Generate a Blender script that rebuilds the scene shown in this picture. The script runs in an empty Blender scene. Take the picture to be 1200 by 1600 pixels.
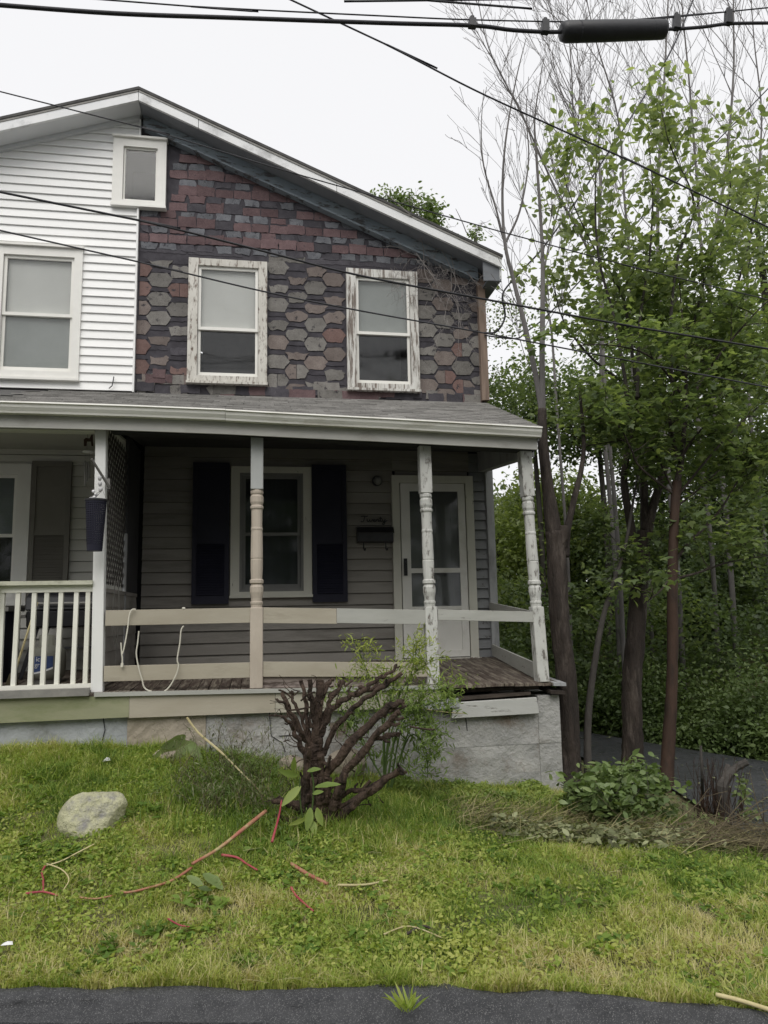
import bpy, bmesh, math, random
import numpy as np
from mathutils import Vector, Matrix

random.seed(7)
RNG = np.random.default_rng(11)
R = math.radians
S = bpy.context.scene
COL = S.collection

# ------------------------------------------------------------------ camera
CAM_POS = Vector((0.0, -8.4538, 0.5631))
YAW, PITCH, ROLL, FPX = R(9.7044), R(7.8844), R(-1.1737), 1150.1
fw = Vector((math.sin(YAW)*math.cos(PITCH), math.cos(YAW)*math.cos(PITCH), math.sin(PITCH)))
rt = Vector((math.cos(YAW), -math.sin(YAW), 0)); up = rt.cross(fw)
rt2 = math.cos(ROLL)*rt + math.sin(ROLL)*up
up2 = -math.sin(ROLL)*rt + math.cos(ROLL)*up
cd = bpy.data.cameras.new('camera'); cam = bpy.data.objects.new('camera', cd); COL.objects.link(cam)
M = Matrix((rt2, up2, -fw)).transposed().to_4x4(); M.translation = CAM_POS
cam.matrix_world = M
cd.sensor_fit = 'HORIZONTAL'; cd.sensor_width = 36.0; cd.lens = FPX/1200*36
cd.clip_start = .05; cd.clip_end = 900
S.camera = cam

# ------------------------------------------------------------------ sky and sun (overcast)
SUN_EL, SUN_AZ = R(52), R(196)
w = bpy.data.worlds.new('World'); S.world = w; w.use_nodes = True
nt = w.node_tree; nt.nodes.clear()
sky = nt.nodes.new('ShaderNodeTexSky'); sky.sky_type = 'NISHITA'; sky.sun_disc = False
sky.sun_elevation = SUN_EL; sky.sun_rotation = SUN_AZ; sky.air_density = 1.0; sky.dust_density = 4.0
hs = nt.nodes.new('ShaderNodeHueSaturation'); hs.inputs['Saturation'].default_value = .12
mx = nt.nodes.new('ShaderNodeMix'); mx.data_type = 'RGBA'; mx.inputs[0].default_value = .85
mx.inputs[7].default_value = (8.0, 8.0, 8.15, 1)
bg = nt.nodes.new('ShaderNodeBackground'); bg.inputs['Strength'].default_value = .1
wo = nt.nodes.new('ShaderNodeOutputWorld')
nt.links.new(sky.outputs[0], hs.inputs['Color']); nt.links.new(hs.outputs[0], mx.inputs[6])
nt.links.new(mx.outputs[2], bg.inputs['Color']); nt.links.new(bg.outputs[0], wo.inputs['Surface'])
sl = bpy.data.lights.new('sun', 'SUN'); sl.energy = 1.5; sl.angle = R(45); sl.color = (1, .97, .92)
so = bpy.data.objects.new('sun', sl); COL.objects.link(so)
sd = Vector((math.sin(SUN_AZ)*math.cos(SUN_EL), math.cos(SUN_AZ)*math.cos(SUN_EL), math.sin(SUN_EL)))
so.rotation_euler = (-sd).to_track_quat('-Z', 'Y').to_euler(); so.location = sd*60
S.view_settings.view_transform = 'Standard'; S.view_settings.look = 'None'
S.view_settings.exposure = .38; S.view_settings.gamma = 1; S.view_settings.use_curve_mapping = False

# ------------------------------------------------------------------ placing helpers
def at(u, v, Y):
    """world point on the vertical plane at depth Y that the photo shows at (u, v)"""
    d = fw + rt2*((u-600)/FPX) + up2*((800-v)/FPX)
    return CAM_POS + d*((Y-CAM_POS.y)/d.y)
EDGE = ([-9, -3, -1.15, -.29, .55, 1.37, 2.08, 3.5, 8, 30], [-3.5, -4.3, -4.62, -4.79, -4.96, -5.16, -5.45, -5.95, -7.4, -14])
def edge_y(x): return np.interp(x, *EDGE)
def ground(x, y):
    ze = -1.07-.012*(np.clip(x, -6, 8)+1.25)
    zf = np.interp(x, [-6, -2, -.7, 1.3, 2.7, 3.5, 8], [-.45, -.48, -.53, -.95, -1.1, -1.22, -1.3])
    ye = edge_y(x)
    t = np.clip((y-ye)/(-1.75-ye), 0, 1); t = t*t*(3-2*t)*.35+t*.65
    z = ze+(zf-ze)*t
    bank = np.clip((x-4.9+.42*(y-1.4))/6, 0, 1)                       # wooded bank beyond the lane
    return z + bank*bank*1.6
def on_ground(u, v):
    d = (fw + rt2*((u-600)/FPX) + up2*((800-v)/FPX)); t = 1.0
    for _ in range(6000):
        q = CAM_POS + d*t
        if q.z < ground(q.x, q.y): return q
        t += .008
    return q

# ------------------------------------------------------------------ materials
def base_mat(name, rough=.75, spec=.35):
    m = bpy.data.materials.new(name); m.use_nodes = True
    t = m.node_tree; b = t.nodes['Principled BSDF']
    b.inputs['Roughness'].default_value = rough; b.inputs['Specular IOR Level'].default_value = spec
    return m, t, b
def coords(t, stretch=(1, 1, 1)):
    tc = t.nodes.new('ShaderNodeTexCoord'); oi = t.nodes.new('ShaderNodeObjectInfo')
    ml = t.nodes.new('ShaderNodeMath'); ml.operation = 'MULTIPLY'; ml.inputs[1].default_value = 53.0
    t.links.new(oi.outputs['Random'], ml.inputs[0])
    ad = t.nodes.new('ShaderNodeVectorMath'); ad.operation = 'ADD'
    t.links.new(tc.outputs['Object'], ad.inputs[0]); t.links.new(ml.outputs[0], ad.inputs[1])
    mp = t.nodes.new('ShaderNodeMapping'); mp.inputs['Scale'].default_value = stretch
    t.links.new(ad.outputs[0], mp.inputs['Vector'])
    return mp.outputs[0], oi.outputs['Random']
def noise(t, vec, scale, detail=6, rough=.6, dist=0):
    n = t.nodes.new('ShaderNodeTexNoise'); n.inputs['Scale'].default_value = scale
    n.inputs['Detail'].default_value = detail; n.inputs['Roughness'].default_value = rough
    n.inputs['Distortion'].default_value = dist
    t.links.new(vec, n.inputs['Vector']); return n.outputs['Fac']
def ramp(t, fac, stops, mode='LINEAR'):
    r = t.nodes.new('ShaderNodeValToRGB'); r.color_ramp.interpolation = mode
    e = r.color_ramp.elements
    while len(e) < len(stops): e.new(.5)
    for el, (p, c) in zip(e, stops): el.position = p; el.color = (*c, 1) if len(c) == 3 else c
    t.links.new(fac, r.inputs[0]); return r.outputs[0]
def mixc(t, fac, a, b, mode='MIX'):
    m = t.nodes.new('ShaderNodeMix'); m.data_type = 'RGBA'; m.blend_type = mode
    for s, i in ((fac, 0), (a, 6), (b, 7)):
        if isinstance(s, (int, float)): m.inputs[i].default_value = s
        elif isinstance(s, tuple): m.inputs[i].default_value = (*s, 1)
        else: t.links.new(s, m.inputs[i])
    return m.outputs[2]
def bump(t, b, h, strength, dist=.01):
    n = t.nodes.new('ShaderNodeBump'); n.inputs['Strength'].default_value = strength; n.inputs['Distance'].default_value = dist
    t.links.new(h, n.inputs['Height']); t.links.new(n.outputs[0], b.inputs['Normal'])
def granules(name, c1, c2, rnd=.15, wear=(.05, .048, .056), amt=.60):
    """mineral-faced asphalt shingle: fine speckle, worn dark patches"""
    m, t, b = base_mat(name, .95, .2); v, rr_ = coords(t)
    c = ramp(t, noise(t, v, 9, 6, .7), [(.3, c1), (.7, c2)])
    sp = noise(t, v, 210, 2); c = mixc(t, .5, c, mixc(t, 1.0, c, ramp(t, sp, [(.35, (.45,)*3), (.65, (1.6,)*3)]), 'MULTIPLY'))
    w = ramp(t, noise(t, v, 13, 8, .75), [(amt, (0, 0, 0)), (amt+.06, (1, 1, 1))]); c = mixc(t, w, c, wear)
    k = t.nodes.new('ShaderNodeMapRange'); k.inputs['To Min'].default_value = 1-rnd; k.inputs['To Max'].default_value = 1+rnd
    t.links.new(rr_, k.inputs['Value']); t.links.new(mixc(t, 1.0, c, k.outputs[0], 'MULTIPLY'), b.inputs['Base Color'])
    bump(t, b, mixc(t, .6, sp, noise(t, v, 30, 5)), .6, .006); return m
def weathered(name, c1, c2, scale=4, rough=.8, stretch=(1, 1, 1), bstr=.3, bscale=40, rnd=.25, grime=None, spec=.3, bdist=.006):
    m, t, b = base_mat(name, rough, spec)
    v, rr = coords(t, stretch)
    c = ramp(t, noise(t, v, scale), [(.3, c1), (.7, c2)])
    if grime:
        c = mixc(t, ramp(t, noise(t, v, scale*.55, 8, .72), [(.52, (0, 0, 0)), (.66, (1, 1, 1))]), c, grime)
    k = t.nodes.new('ShaderNodeMapRange'); k.inputs['To Min'].default_value = 1-rnd; k.inputs['To Max'].default_value = 1+rnd
    t.links.new(rr, k.inputs['Value'])
    c = mixc(t, 1.0, c, k.outputs[0], 'MULTIPLY')
    t.links.new(c, b.inputs['Base Color'])
    bump(t, b, noise(t, v, bscale), bstr, bdist)
    return m
def peeling(name, paint, under, amount=.5, scale=9, stretch=(1, 1, .25), paint2=None, soft=.02, rnd=.05, rough=.6):
    m, t, b = base_mat(name, rough, .3)
    v, rr = coords(t, stretch)
    n = noise(t, v, scale, 8, .7)
    fac = ramp(t, n, [(amount-soft, (0, 0, 0)), (amount+soft, (1, 1, 1))])
    p = ramp(t, noise(t, v, scale*.4, 4), [(.35, paint), (.7, paint2 or tuple(x*.82 for x in paint))])
    u = ramp(t, noise(t, v, scale*2.2, 4), [(.3, under), (.75, tuple(x*.45 for x in under))])
    t.links.new(mixc(t, fac, p, u), b.inputs['Base Color'])
    inv = t.nodes.new('ShaderNodeMath'); inv.operation = 'SUBTRACT'; inv.inputs[0].default_value = 1
    t.links.new(fac, inv.inputs[1])
    h = t.nodes.new('ShaderNodeMath'); h.operation = 'ADD'
    h2 = t.nodes.new('ShaderNodeMath'); h2.operation = 'MULTIPLY'; h2.inputs[1].default_value = .4
    t.links.new(noise(t, v, 45, 5), h2.inputs[0]); t.links.new(inv.outputs[0], h.inputs[0]); t.links.new(h2.outputs[0], h.inputs[1])
    bump(t, b, h.outputs[0], .55, .004)
    return m
def leafmat(name, cols, rough=.42, trans=.3, spec=.4):
    m, t, b = base_mat(name, rough, spec)
    a = t.nodes.new('ShaderNodeAttribute'); a.attribute_name = 'tint'
    c = ramp(t, a.outputs['Fac'], cols); t.links.new(c, b.inputs['Base Color'])
    tr = t.nodes.new('ShaderNodeBsdfTranslucent')
    t.links.new(mixc(t, 1.0, c, (1.25, 1.3, .7), 'MULTIPLY'), tr.inputs['Color'])
    mx = t.nodes.new('ShaderNodeMixShader'); mx.inputs[0].default_value = trans
    t.links.new(b.outputs[0], mx.inputs[1]); t.links.new(tr.outputs[0], mx.inputs[2])
    t.links.new(mx.outputs[0], t.nodes['Material Output'].inputs['Surface'])
    return m
def glassmat(name, refl=.16, tint=(.97, .975, .97)):
    m = bpy.data.materials.new(name); m.use_nodes = True; t = m.node_tree; t.nodes.clear()
    o = t.nodes.new('ShaderNodeOutputMaterial'); tr = t.nodes.new('ShaderNodeBsdfTransparent'); tr.inputs[0].default_value = (*tint, 1)
    g = t.nodes.new('ShaderNodeBsdfGlossy'); g.inputs['Roughness'].default_value = .06
    tc = t.nodes.new('ShaderNodeTexCoord'); n = noise(t, tc.outputs['Object'], 2.2, 2)
    bp = t.nodes.new('ShaderNodeBump'); bp.inputs['Strength'].default_value = .03; bp.inputs['Distance'].default_value = .03
    t.links.new(n, bp.inputs['Height']); t.links.new(bp.outputs[0], g.inputs['Normal'])
    mx = t.nodes.new('ShaderNodeMixShader'); mx.inputs[0].default_value = refl
    t.links.new(tr.outputs[0], mx.inputs[1]); t.links.new(g.outputs[0], mx.inputs[2]); t.links.new(mx.outputs[0], o.inputs[0])
    return m

MT = {}
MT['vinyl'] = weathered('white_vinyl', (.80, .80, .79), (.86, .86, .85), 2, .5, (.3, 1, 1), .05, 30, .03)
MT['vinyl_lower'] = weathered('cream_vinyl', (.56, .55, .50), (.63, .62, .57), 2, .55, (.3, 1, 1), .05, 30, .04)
MT['white_trim'] = weathered('white_trim', (.74, .73, .69), (.80, .79, .75), 6, .5, (1, 1, 1), .08, 30, .03)
MT['white_rake'] = weathered('white_rake_trim', (.70, .71, .72), (.80, .80, .80), 3, .5, (1, 1, 1), .08, 30, .03, (.42, .42, .42))
MT['gutter'] = weathered('gutter_white', (.66, .65, .60), (.76, .75, .70), 5, .45, (.4, 1, 3), .05, 30, .02, (.42, .40, .33))
MT['soffit_grey'] = weathered('grey_soffit_paint', (.17, .18, .20), (.24, .25, .27), 4, .8, (.5, 1, 1), .2, 40, .05)
MT['soffit_white'] = weathered('white_soffit', (.62, .63, .65), (.70, .71, .72), 4, .6, (.5, 1, 1), .08, 40, .03)
MT['frieze'] = peeling('weathered_blue_frieze', (.20, .235, .27), (.13, .13, .135), .56, 7, (.6, 1, 2.5), (.26, .30, .33))
MT['tar'] = weathered('bare_tar_paper', (.034, .031, .037), (.068, .064, .074), 9, .85, (1, 1, 1), .6, 60, .1)
MT['brick_red'] = granules('faded_red_shingle', (.105, .070, .074), (.165, .112, .114), .2)
MT['brick_grey'] = granules('faded_grey_shingle', (.10, .103, .116), (.185, .19, .205), .2, amt=.56)
MT['brick_dark'] = granules('worn_dark_shingle', (.05, .047, .055), (.09, .085, .095), .2)
MT['hex_grey'] = granules('grey_hexagon_shingle', (.140, .132, .122), (.222, .212, .198), .18, (.05, .046, .05), .57)
MT['hex_red'] = granules('red_hexagon_shingle', (.128, .082, .074), (.185, .124, .112), .16, (.05, .046, .05), .58)
MT['hex_tan'] = granules('tan_hexagon_shingle', (.140, .115, .105), (.205, .175, .16), .16, (.05, .046, .05), .58)
MT['roofing'] = granules('grey_asphalt_shingle', (.155, .150, .142), (.25, .243, .23), .22, (.10, .105, .09), .62)
MT['roof_dark'] = weathered('dark_roofing', (.05, .048, .048), (.09, .088, .085), 10, .95)
MT['peel_casing'] = peeling('peeling_white_casing', (.66, .65, .62), (.24, .20, .17), .525, 22, (1.5, 1, .16), (.56, .55, .51), .05)
MT['peel_left'] = peeling('flaking_casing', (.62, .60, .55), (.20, .15, .12), .57, 22, (1.2, 1, .3), (.50, .48, .43), .05)
MT['porch_casing'] = peeling('porch_casing', (.60, .59, .52), (.10, .075, .05), .66, 7, (1.2, 1, .5), (.52, .51, .45))
MT['corner_raw'] = weathered('raw_corner_wood', (.17, .125, .10), (.33, .25, .20), 5, .85, (3, 3, .3), .4, 50, .05)
MT['corner_grey'] = weathered('grey_corner_board', (.27, .275, .28), (.36, .365, .37), 5, .8, (2, 2, .4), .3, 40, .05, (.2, .2, .2))
MT['clap'] = weathered('taupe_clapboard', (.215, .20, .18), (.275, .26, .235), 3, .75, (.3, 1, 2), .25, 45, .08, (.16, .148, .13))
MT['clap_grey'] = peeling('grey_clapboard', (.22, .225, .23), (.09, .078, .065), .64, 10, (.5, 1, 1.4), (.18, .185, .19))
MT['deckwood'] = peeling('worn_deck_plank', (.20, .170, .14), (.10, .074, .060), .47, 9, (2.5, .35, 1), (.27, .235, .18), .08)
MT['darkwood'] = weathered('dark_rotten_wood', (.028, .022, .018), (.06, .048, .04), 8, .95, (1, 1, 3))
MT['tan_board'] = weathered('tan_board', (.335, .30, .235), (.40, .365, .295), 3, .7, (.5, 1, 2), .2, 45, .05, (.27, .24, .185))
MT['olive_board'] = weathered('olive_skirt_paint', (.235, .24, .15), (.31, .31, .20), 3, .7, (.5, 1, 1.5), .15, 40, .04, (.18, .20, .10))
MT['tan_skirt'] = weathered('tan_skirt_paint', (.355, .33, .265), (.42, .395, .325), 3, .7, (.5, 1, 1.5), .15, 40, .04)
MT['post_tan'] = weathered('tan_post_paint', (.40, .345, .285), (.49, .43, .36), 5, .7, (1, 1, .5), .5, 35, .02, (.34, .29, .24), bdist=.006)
MT['post_grey'] = weathered('grey_post_paint', (.36, .37, .36), (.44, .45, .44), 5, .7, (1, 1, .5), .4, 35, .02, bdist=.006)
MT['vine'] = weathered('pale_vine', (.20, .18, .17), (.28, .26, .25), 9, .9)
MT['kick'] = peeling('pinkish_kick_board', (.30, .25, .225), (.13, .10, .085), .55, 10, (.4, 1, 2), (.25, .21, .19), .05)
MT['post_peel'] = peeling('peeling_post_paint', (.56, .56, .53), (.20, .18, .16), .585, 17, (1.2, 1.2, .5), (.46, .46, .43), .05)
MT['post_white'] = weathered('white_post_paint', (.72, .72, .70), (.80, .80, .78), 5, .55, (1, 1, .4), .15, 30, .03)
MT['rail_white'] = peeling('grey_rail_flaking', (.40, .40, .37), (.20, .185, .165), .66, 9, (.5, 1, 2), (.33, .33, .30), .05)
MT['fascia'] = weathered('dull_fascia', (.36, .355, .33), (.44, .435, .40), 4, .6, (.5, 1, 1), .08, 30, .02, (.30, .29, .26))
MT['loose_board'] = peeling('loose_white_board', (.46, .46, .44), (.22, .20, .18), .62, 8, (.5, 1, 2), (.38, .38, .36), .05)
MT['rail_green'] = weathered('mossy_handrail', (.42, .42, .33), (.55, .55, .45), 5, .7, (.5, 1, 1), .15, 30, .03, (.13, .13, .08))
MT['baluster'] = weathered('cream_baluster', (.70, .69, .60), (.78, .77, .70), 4, .55, (1, 1, .5), .08, 30, .03)
MT['navy'] = weathered('navy_shutter', (.010, .010, .022), (.016, .016, .030), 4, .6, (1, 1, 1), .1, 30, .05)
MT['taupe_shutter'] = weathered('taupe_shutter', (.155, .145, .125), (.19, .18, .155), 4, .6, (1, 1, 1), .1, 30, .05)
MT['concrete'] = weathered('grey_concrete', (.24, .24, .232), (.40, .392, .375), 2.6, .9, (1, 1, 1), 1, 24, .05, (.19, .155, .125), bdist=.018)
MT['stucco_blue'] = weathered('bluegrey_stucco', (.27, .285, .30), (.35, .365, .375), 3, .9, (1, 1, 1), .8, 14, .05, (.21, .215, .20), bdist=.02)
MT['stucco_tan'] = weathered('tan_stucco', (.30, .26, .205), (.37, .325, .265), 3, .9, (1, 1, 1), .9, 12, .05, (.23, .21, .17), bdist=.025)
MT['dark'] = weathered('dark_interior', (.012, .012, .014), (.022, .022, .024), 3, .9)
MT['room'] = weathered('dark_room_board', (.05, .05, .052), (.09, .09, .092), 3, .9)
MT['blind'] = weathered('white_blind', (.78, .78, .76), (.84, .84, .82), 3, .6, (1, 1, 1), .05, 20, .02)
MT['blind_grey'] = weathered('grey_blind', (.44, .46, .45), (.54, .56, .55), 2, .6, (1, 1, 1), .05, 20, .02)
MT['curtain'] = weathered('grey_curtain', (.14, .145, .15), (.20, .205, .21), 2, .9, (4, 1, .5), .3, 9, .02)
MT['sash'] = weathered('white_sash', (.76, .75, .70), (.82, .81, .77), 4, .45, (1, 1, 1), .05, 20, .02)
MT['storm_grey'] = weathered('grey_storm_frame', (.16, .16, .155), (.21, .21, .20), 4, .5, (1, 1, 1), .05, 20, .02)
MT['door_white'] = weathered('white_storm_door', (.62, .61, .57), (.70, .69, .65), 2, .5, (1, 1, 1), .06, 20, .02, (.52, .5, .45))
MT['door_inner'] = weathered('inner_door', (.32, .31, .285), (.38, .37, .34), 3, .6)
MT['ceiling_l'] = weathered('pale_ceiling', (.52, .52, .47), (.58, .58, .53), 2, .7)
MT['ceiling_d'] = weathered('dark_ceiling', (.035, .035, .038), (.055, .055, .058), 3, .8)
MT['lattice'] = weathered('shaded_brown_lattice', (.07, .065, .058), (.11, .10, .09), 5, .8)  # dark brown carries the shade on the strips' near side
MT['metal_black'] = weathered('black_metal', (.012, .012, .014), (.022, .022, .026), 8, .5, spec=.5)
MT['metal_grey'] = weathered('grey_metal', (.16, .155, .145), (.24, .23, .21), 8, .5, spec=.5)
MT['cable'] = weathered('black_cable', (.022, .022, .026), (.04, .04, .046), 20, .6)
MT['cord'] = weathered('white_cord', (.60, .57, .48), (.70, .67, .58), 20, .5)
MT['glass'] = glassmat('window_glass', .038)
MT['glass_attic'] = glassmat('attic_glass', .028)
MT['glass_low'] = glassmat('porch_glass', .034, (.75, .77, .78))
MT['soil'] = weathered('soil', (.085, .080, .045), (.15, .145, .065), 3, .95, (1, 1, 1), .9, 40, 0, (.07, .09, .03), bdist=.02)
MT['bark'] = weathered('wet_dark_bark', (.022, .017, .014), (.060, .046, .038), 14, .75, (1, 1, .2), 1, 30, .1, (.11, .09, .075), bdist=.04)
MT['bark_red'] = weathered('reddish_smooth_bark', (.034, .021, .015), (.066, .038, .026), 7, .75, (1, 1, .3), .7, 34, .1, (.024, .017, .013), bdist=.012)
MT['bark_grey'] = weathered('grey_bark', (.045, .040, .036), (.085, .077, .069), 9, .85, (1, 1, .3), .8, 30, .1, bdist=.02)
MT['twig'] = weathered('grey_twig', (.11, .102, .10), (.17, .16, .155), 9, .9, (1, 1, .3), .3, 30, .1)
MT['stump'] = weathered('brown_yew_bark', (.026, .018, .014), (.098, .066, .048), 17, .85, (1, 1, .2), 1, 34, .1, (.015, .011, .009), bdist=.05)
MT['straw'] = leafmat('dry_straw', [(0, (.07, .06, .03)), (.4, (.17, .15, .07)), (.75, (.28, .25, .12)), (1, (.42, .38, .22))], .8, .12)
MT['dry_stem'] = weathered('dry_weed_stem', (.07, .055, .035), (.14, .115, .07), 8, .9)
MT['pokeweed'] = weathered('pink_pokeweed_stem', (.30, .075, .07), (.36, .22, .12), 14, .5, (1, 1, 1), .4, 30, .1, (.34, .30, .15))
MT['pokered'] = weathered('crimson_stem', (.25, .03, .05), (.36, .09, .09), 9, .5, (1, 1, 1), .2, 30, .1)
MT['tan_stalk'] = weathered('tan_stalk', (.36, .30, .15), (.48, .43, .25), 9, .6)
MT['grass'] = leafmat('grass', [(0, (.055, .11, .020)), (.3, (.13, .22, .036)), (.55, (.275, .365, .066)), (.78, (.44, .47, .125)), (1, (.60, .53, .30))], .6, .45)
MT['leaf_big'] = leafmat('broad_leaf', [(0, (0.13, 0.17, 0.085)), (.5, (0.23, 0.285, 0.135)), (1, (0.36, 0.41, 0.19))], .42, .5)
MT['leaf_maple'] = leafmat('maple_leaf', [(0, (0.085, 0.12, 0.06)), (.5, (0.16, 0.215, 0.095)), (1, (0.3, 0.36, 0.135))], .42, .5)
MT['leaf_dark'] = leafmat('wood_leaf', [(0, (0.065, 0.095, 0.048)), (.5, (0.125, 0.175, 0.078)), (1, (0.26, 0.32, 0.11))], .42, .5)
MT['leaf_bush'] = leafmat('bush_leaf', [(0, (.068, .105, .036)), (.5, (.14, .20, .065)), (1, (.27, .33, .145))], .42, .32)
MT['leaf_weed'] = leafmat('mugwort_leaf', [(0, (.085, .135, .04)), (.5, (.20, .28, .07)), (1, (.38, .42, .10))], .55, .4)
MT['leaf_wilt'] = leafmat('wilted_leaf', [(0, (.07, .075, .035)), (.5, (.19, .21, .10)), (1, (.36, .38, .21))], .6, .25)
def asphalt(name, c1, c2, fleck, amount, rough, scale=7, fs=330):
    m, t, b = base_mat(name, rough, .5)
    v, rr_ = coords(t)
    c = ramp(t, noise(t, v, scale, 8, .7), [(.3, c1), (.72, c2)])
    vo = t.nodes.new('ShaderNodeTexVoronoi'); vo.inputs['Scale'].default_value = fs; t.links.new(v, vo.inputs['Vector'])
    f_ = ramp(t, vo.outputs['Color'], [(amount, (0, 0, 0)), (amount+.08, (1, 1, 1))])
    c = mixc(t, f_, c, fleck)
    crk = t.nodes.new('ShaderNodeTexVoronoi'); crk.feature = 'DISTANCE_TO_EDGE'; crk.inputs['Scale'].default_value = 2.1
    wv = mixc(t, .22, v, noise(t, v, 5, 4)); t.links.new(wv, crk.inputs['Vector'])
    k = ramp(t, crk.outputs['Distance'], [(.003, (1, 1, 1)), (.012, (0, 0, 0))])
    k = mixc(t, 1.0, k, ramp(t, noise(t, v, 1.7, 3), [(.5, (0, 0, 0)), (.62, (.7, .7, .7))]), 'MULTIPLY')
    c = mixc(t, k, c, tuple(x*.35 for x in c1)); t.links.new(c, b.inputs['Base Color'])
    t.links.new(ramp(t, noise(t, v, 2.5, 5), [(.35, (rough*.55,)*3), (.65, (min(1, rough*1.25),)*3)]), b.inputs['Roughness'])
    h = mixc(t, .5, noise(t, v, 130, 5), noise(t, v, 22, 5)); bump(t, b, h, 1, .02)
    return m
MT['asphalt_kerb'] = asphalt('old_asphalt_kerb', (.024, .025, .028), (.062, .063, .067), (.14, .14, .14), .74, .6, 9)
MT['asphalt'] = asphalt('wet_asphalt', (.012, .013, .015), (.030, .031, .034), (.14, .14, .14), .74, .32)
MT['asphalt_lane'] = asphalt('lane_asphalt', (.034, .036, .040), (.058, .060, .066), (.10, .10, .10), .75, .45, 2, 120)
MT['rock'] = weathered('lichen_boulder', (.38, .37, .24), (.50, .49, .32), 9, .9, (1, 1, 1), 1, 18, 0, (.27, .26, .25), bdist=.05)
MT['stone'] = weathered('tan_fieldstone', (.24, .205, .16), (.33, .285, .23), 7, .9, (1, 1, 1), .8, 20, .1, bdist=.03)
MT['tank'] = weathered('tank_paint', (.20, .20, .17), (.26, .26, .22), 6, .5)
MT['label_blue'] = weathered('blue_label', (.035, .06, .16), (.05, .08, .19), 6, .4)
MT['label_white'] = weathered('white_label', (.6, .6, .6), (.7, .7, .7), 6, .4)

# ------------------------------------------------------------------ mesh helpers
class MB:
    def __init__(s): s.v = []; s.f = []; s.smooth = False
    def add(s, vs, fs):
        o = len(s.v); s.v += [tuple(p) for p in vs]; s.f += [tuple(i+o for i in f) for f in fs]; return s
    def box(s, x0, x1, y0, y1, z0, z1):
        vs = [(x0,y0,z0),(x1,y0,z0),(x1,y1,z0),(x0,y1,z0),(x0,y0,z1),(x1,y0,z1),(x1,y1,z1),(x0,y1,z1)]
        return s.add(vs, [(0,3,2,1),(4,5,6,7),(0,1,5,4),(1,2,6,5),(2,3,7,6),(3,0,4,7)])
    def hexa(s, vs):
        return s.add(vs, [(0,3,2,1),(4,5,6,7),(0,1,5,4),(1,2,6,5),(2,3,7,6),(3,0,4,7)])
    def bar(s, a, b, wx, wy, upv=(0, 0, 1)):
        a = Vector(a); b = Vector(b); d = (b-a).normalized(); u = Vector(upv)
        if abs(d.dot(u)) > .98: u = Vector((0, 1, 0))
        x = d.cross(u).normalized()*wx/2; y = x.cross(d).normalized()*wy/2
        return s.hexa([a-x-y, a+x-y, a+x+y, a-x+y, b-x-y, b+x-y, b+x+y, b-x+y])
    def prism_y(s, poly, y0, y1):
        n = len(poly)
        vs = [(x, y0, z) for x, z in poly]+[(x, y1, z) for x, z in poly]
        return s.add(vs, [tuple(range(n)), tuple(range(2*n-1, n-1, -1))]+[(i, i+n, (i+1) % n+n, (i+1) % n) for i in range(n)])
    def prism_x(s, poly, x0, x1):
        n = len(poly)
        vs = [(x0, y, z) for y, z in poly]+[(x1, y, z) for y, z in poly]
        return s.add(vs, [tuple(range(n)), tuple(range(2*n-1, n-1, -1))]+[(i, i+n, (i+1) % n+n, (i+1) % n) for i in range(n)])
    def tube(s, pts, rad, n=6, cap=True, jit=0):
        pts = [Vector(p) for p in pts]; m = len(pts)
        if isinstance(rad, (int, float)): rad = [rad]*m
        vs = []; prev = None
        for i, p in enumerate(pts):
            d = (pts[min(i+1, m-1)]-pts[max(i-1, 0)])
            d = d.normalized() if d.length > 1e-9 else Vector((0, 0, 1))
            if prev is None:
                prev = d.orthogonal().normalized()
            x = prev-d*prev.dot(d); x = x.normalized() if x.length > 1e-6 else d.orthogonal().normalized()
            prev = x; y = d.cross(x)
            for k in range(n):
                a = 2*math.pi*k/n; vs.append(p+(x*math.cos(a)+y*math.sin(a))*rad[i]*(1+(jit*(math.sin(k*7.3+i*.35)+random.uniform(-1, 1)) if jit else 0)))
        fs = [(i*n+k, i*n+(k+1) % n, (i+1)*n+(k+1) % n, (i+1)*n+k) for i in range(m-1) for k in range(n)]
        if cap: fs += [tuple(range(n-1, -1, -1)), tuple((m-1)*n+k for k in range(n))]
        return s.add(vs, fs)
    def lathe(s, cx, cy, prof, n=16, tilt=None):
        vs = []
        for r, z in prof:
            for k in range(n):
                a = 2*math.pi*k/n; vs.append((cx+r*math.cos(a), cy+r*math.sin(a), z))
        m = len(prof)
        fs = [(i*n+k, i*n+(k+1) % n, (i+1)*n+(k+1) % n, (i+1)*n+k) for i in range(m-1) for k in range(n)]
        fs += [tuple(range(n-1, -1, -1)), tuple((m-1)*n+k for k in range(n))]
        return s.add(vs, fs)
    def build(s, name, mat, parent=None, smooth=False, loc=None, bevel=0):
        off = root_loc(parent) if parent else Vector((0, 0, 0))
        org = Vector(loc) if loc is not None else off
        me = bpy.data.meshes.new(name)
        me.from_pydata([(x-org.x, y-org.y, z-org.z) for x, y, z in s.v], [], s.f)
        bm = bmesh.new(); bm.from_mesh(me); bmesh.ops.recalc_face_normals(bm, faces=bm.faces)
        if bevel: bmesh.ops.bevel(bm, geom=bm.edges[:], offset=bevel, segments=1, affect='EDGES', clamp_overlap=True)
        bm.to_mesh(me); bm.free()
        if smooth: me.shade_smooth()
        me.materials.append(mat)
        return link(name, me, parent, org-off)
def root_loc(o):
    l = Vector((0, 0, 0))
    while o: l = l+o.location; o = o.parent
    return l
def link(name, me, parent=None, loc=(0, 0, 0)):
    o = bpy.data.objects.new(name, me); COL.objects.link(o); o.location = loc
    if parent: o.parent = parent
    return o
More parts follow.
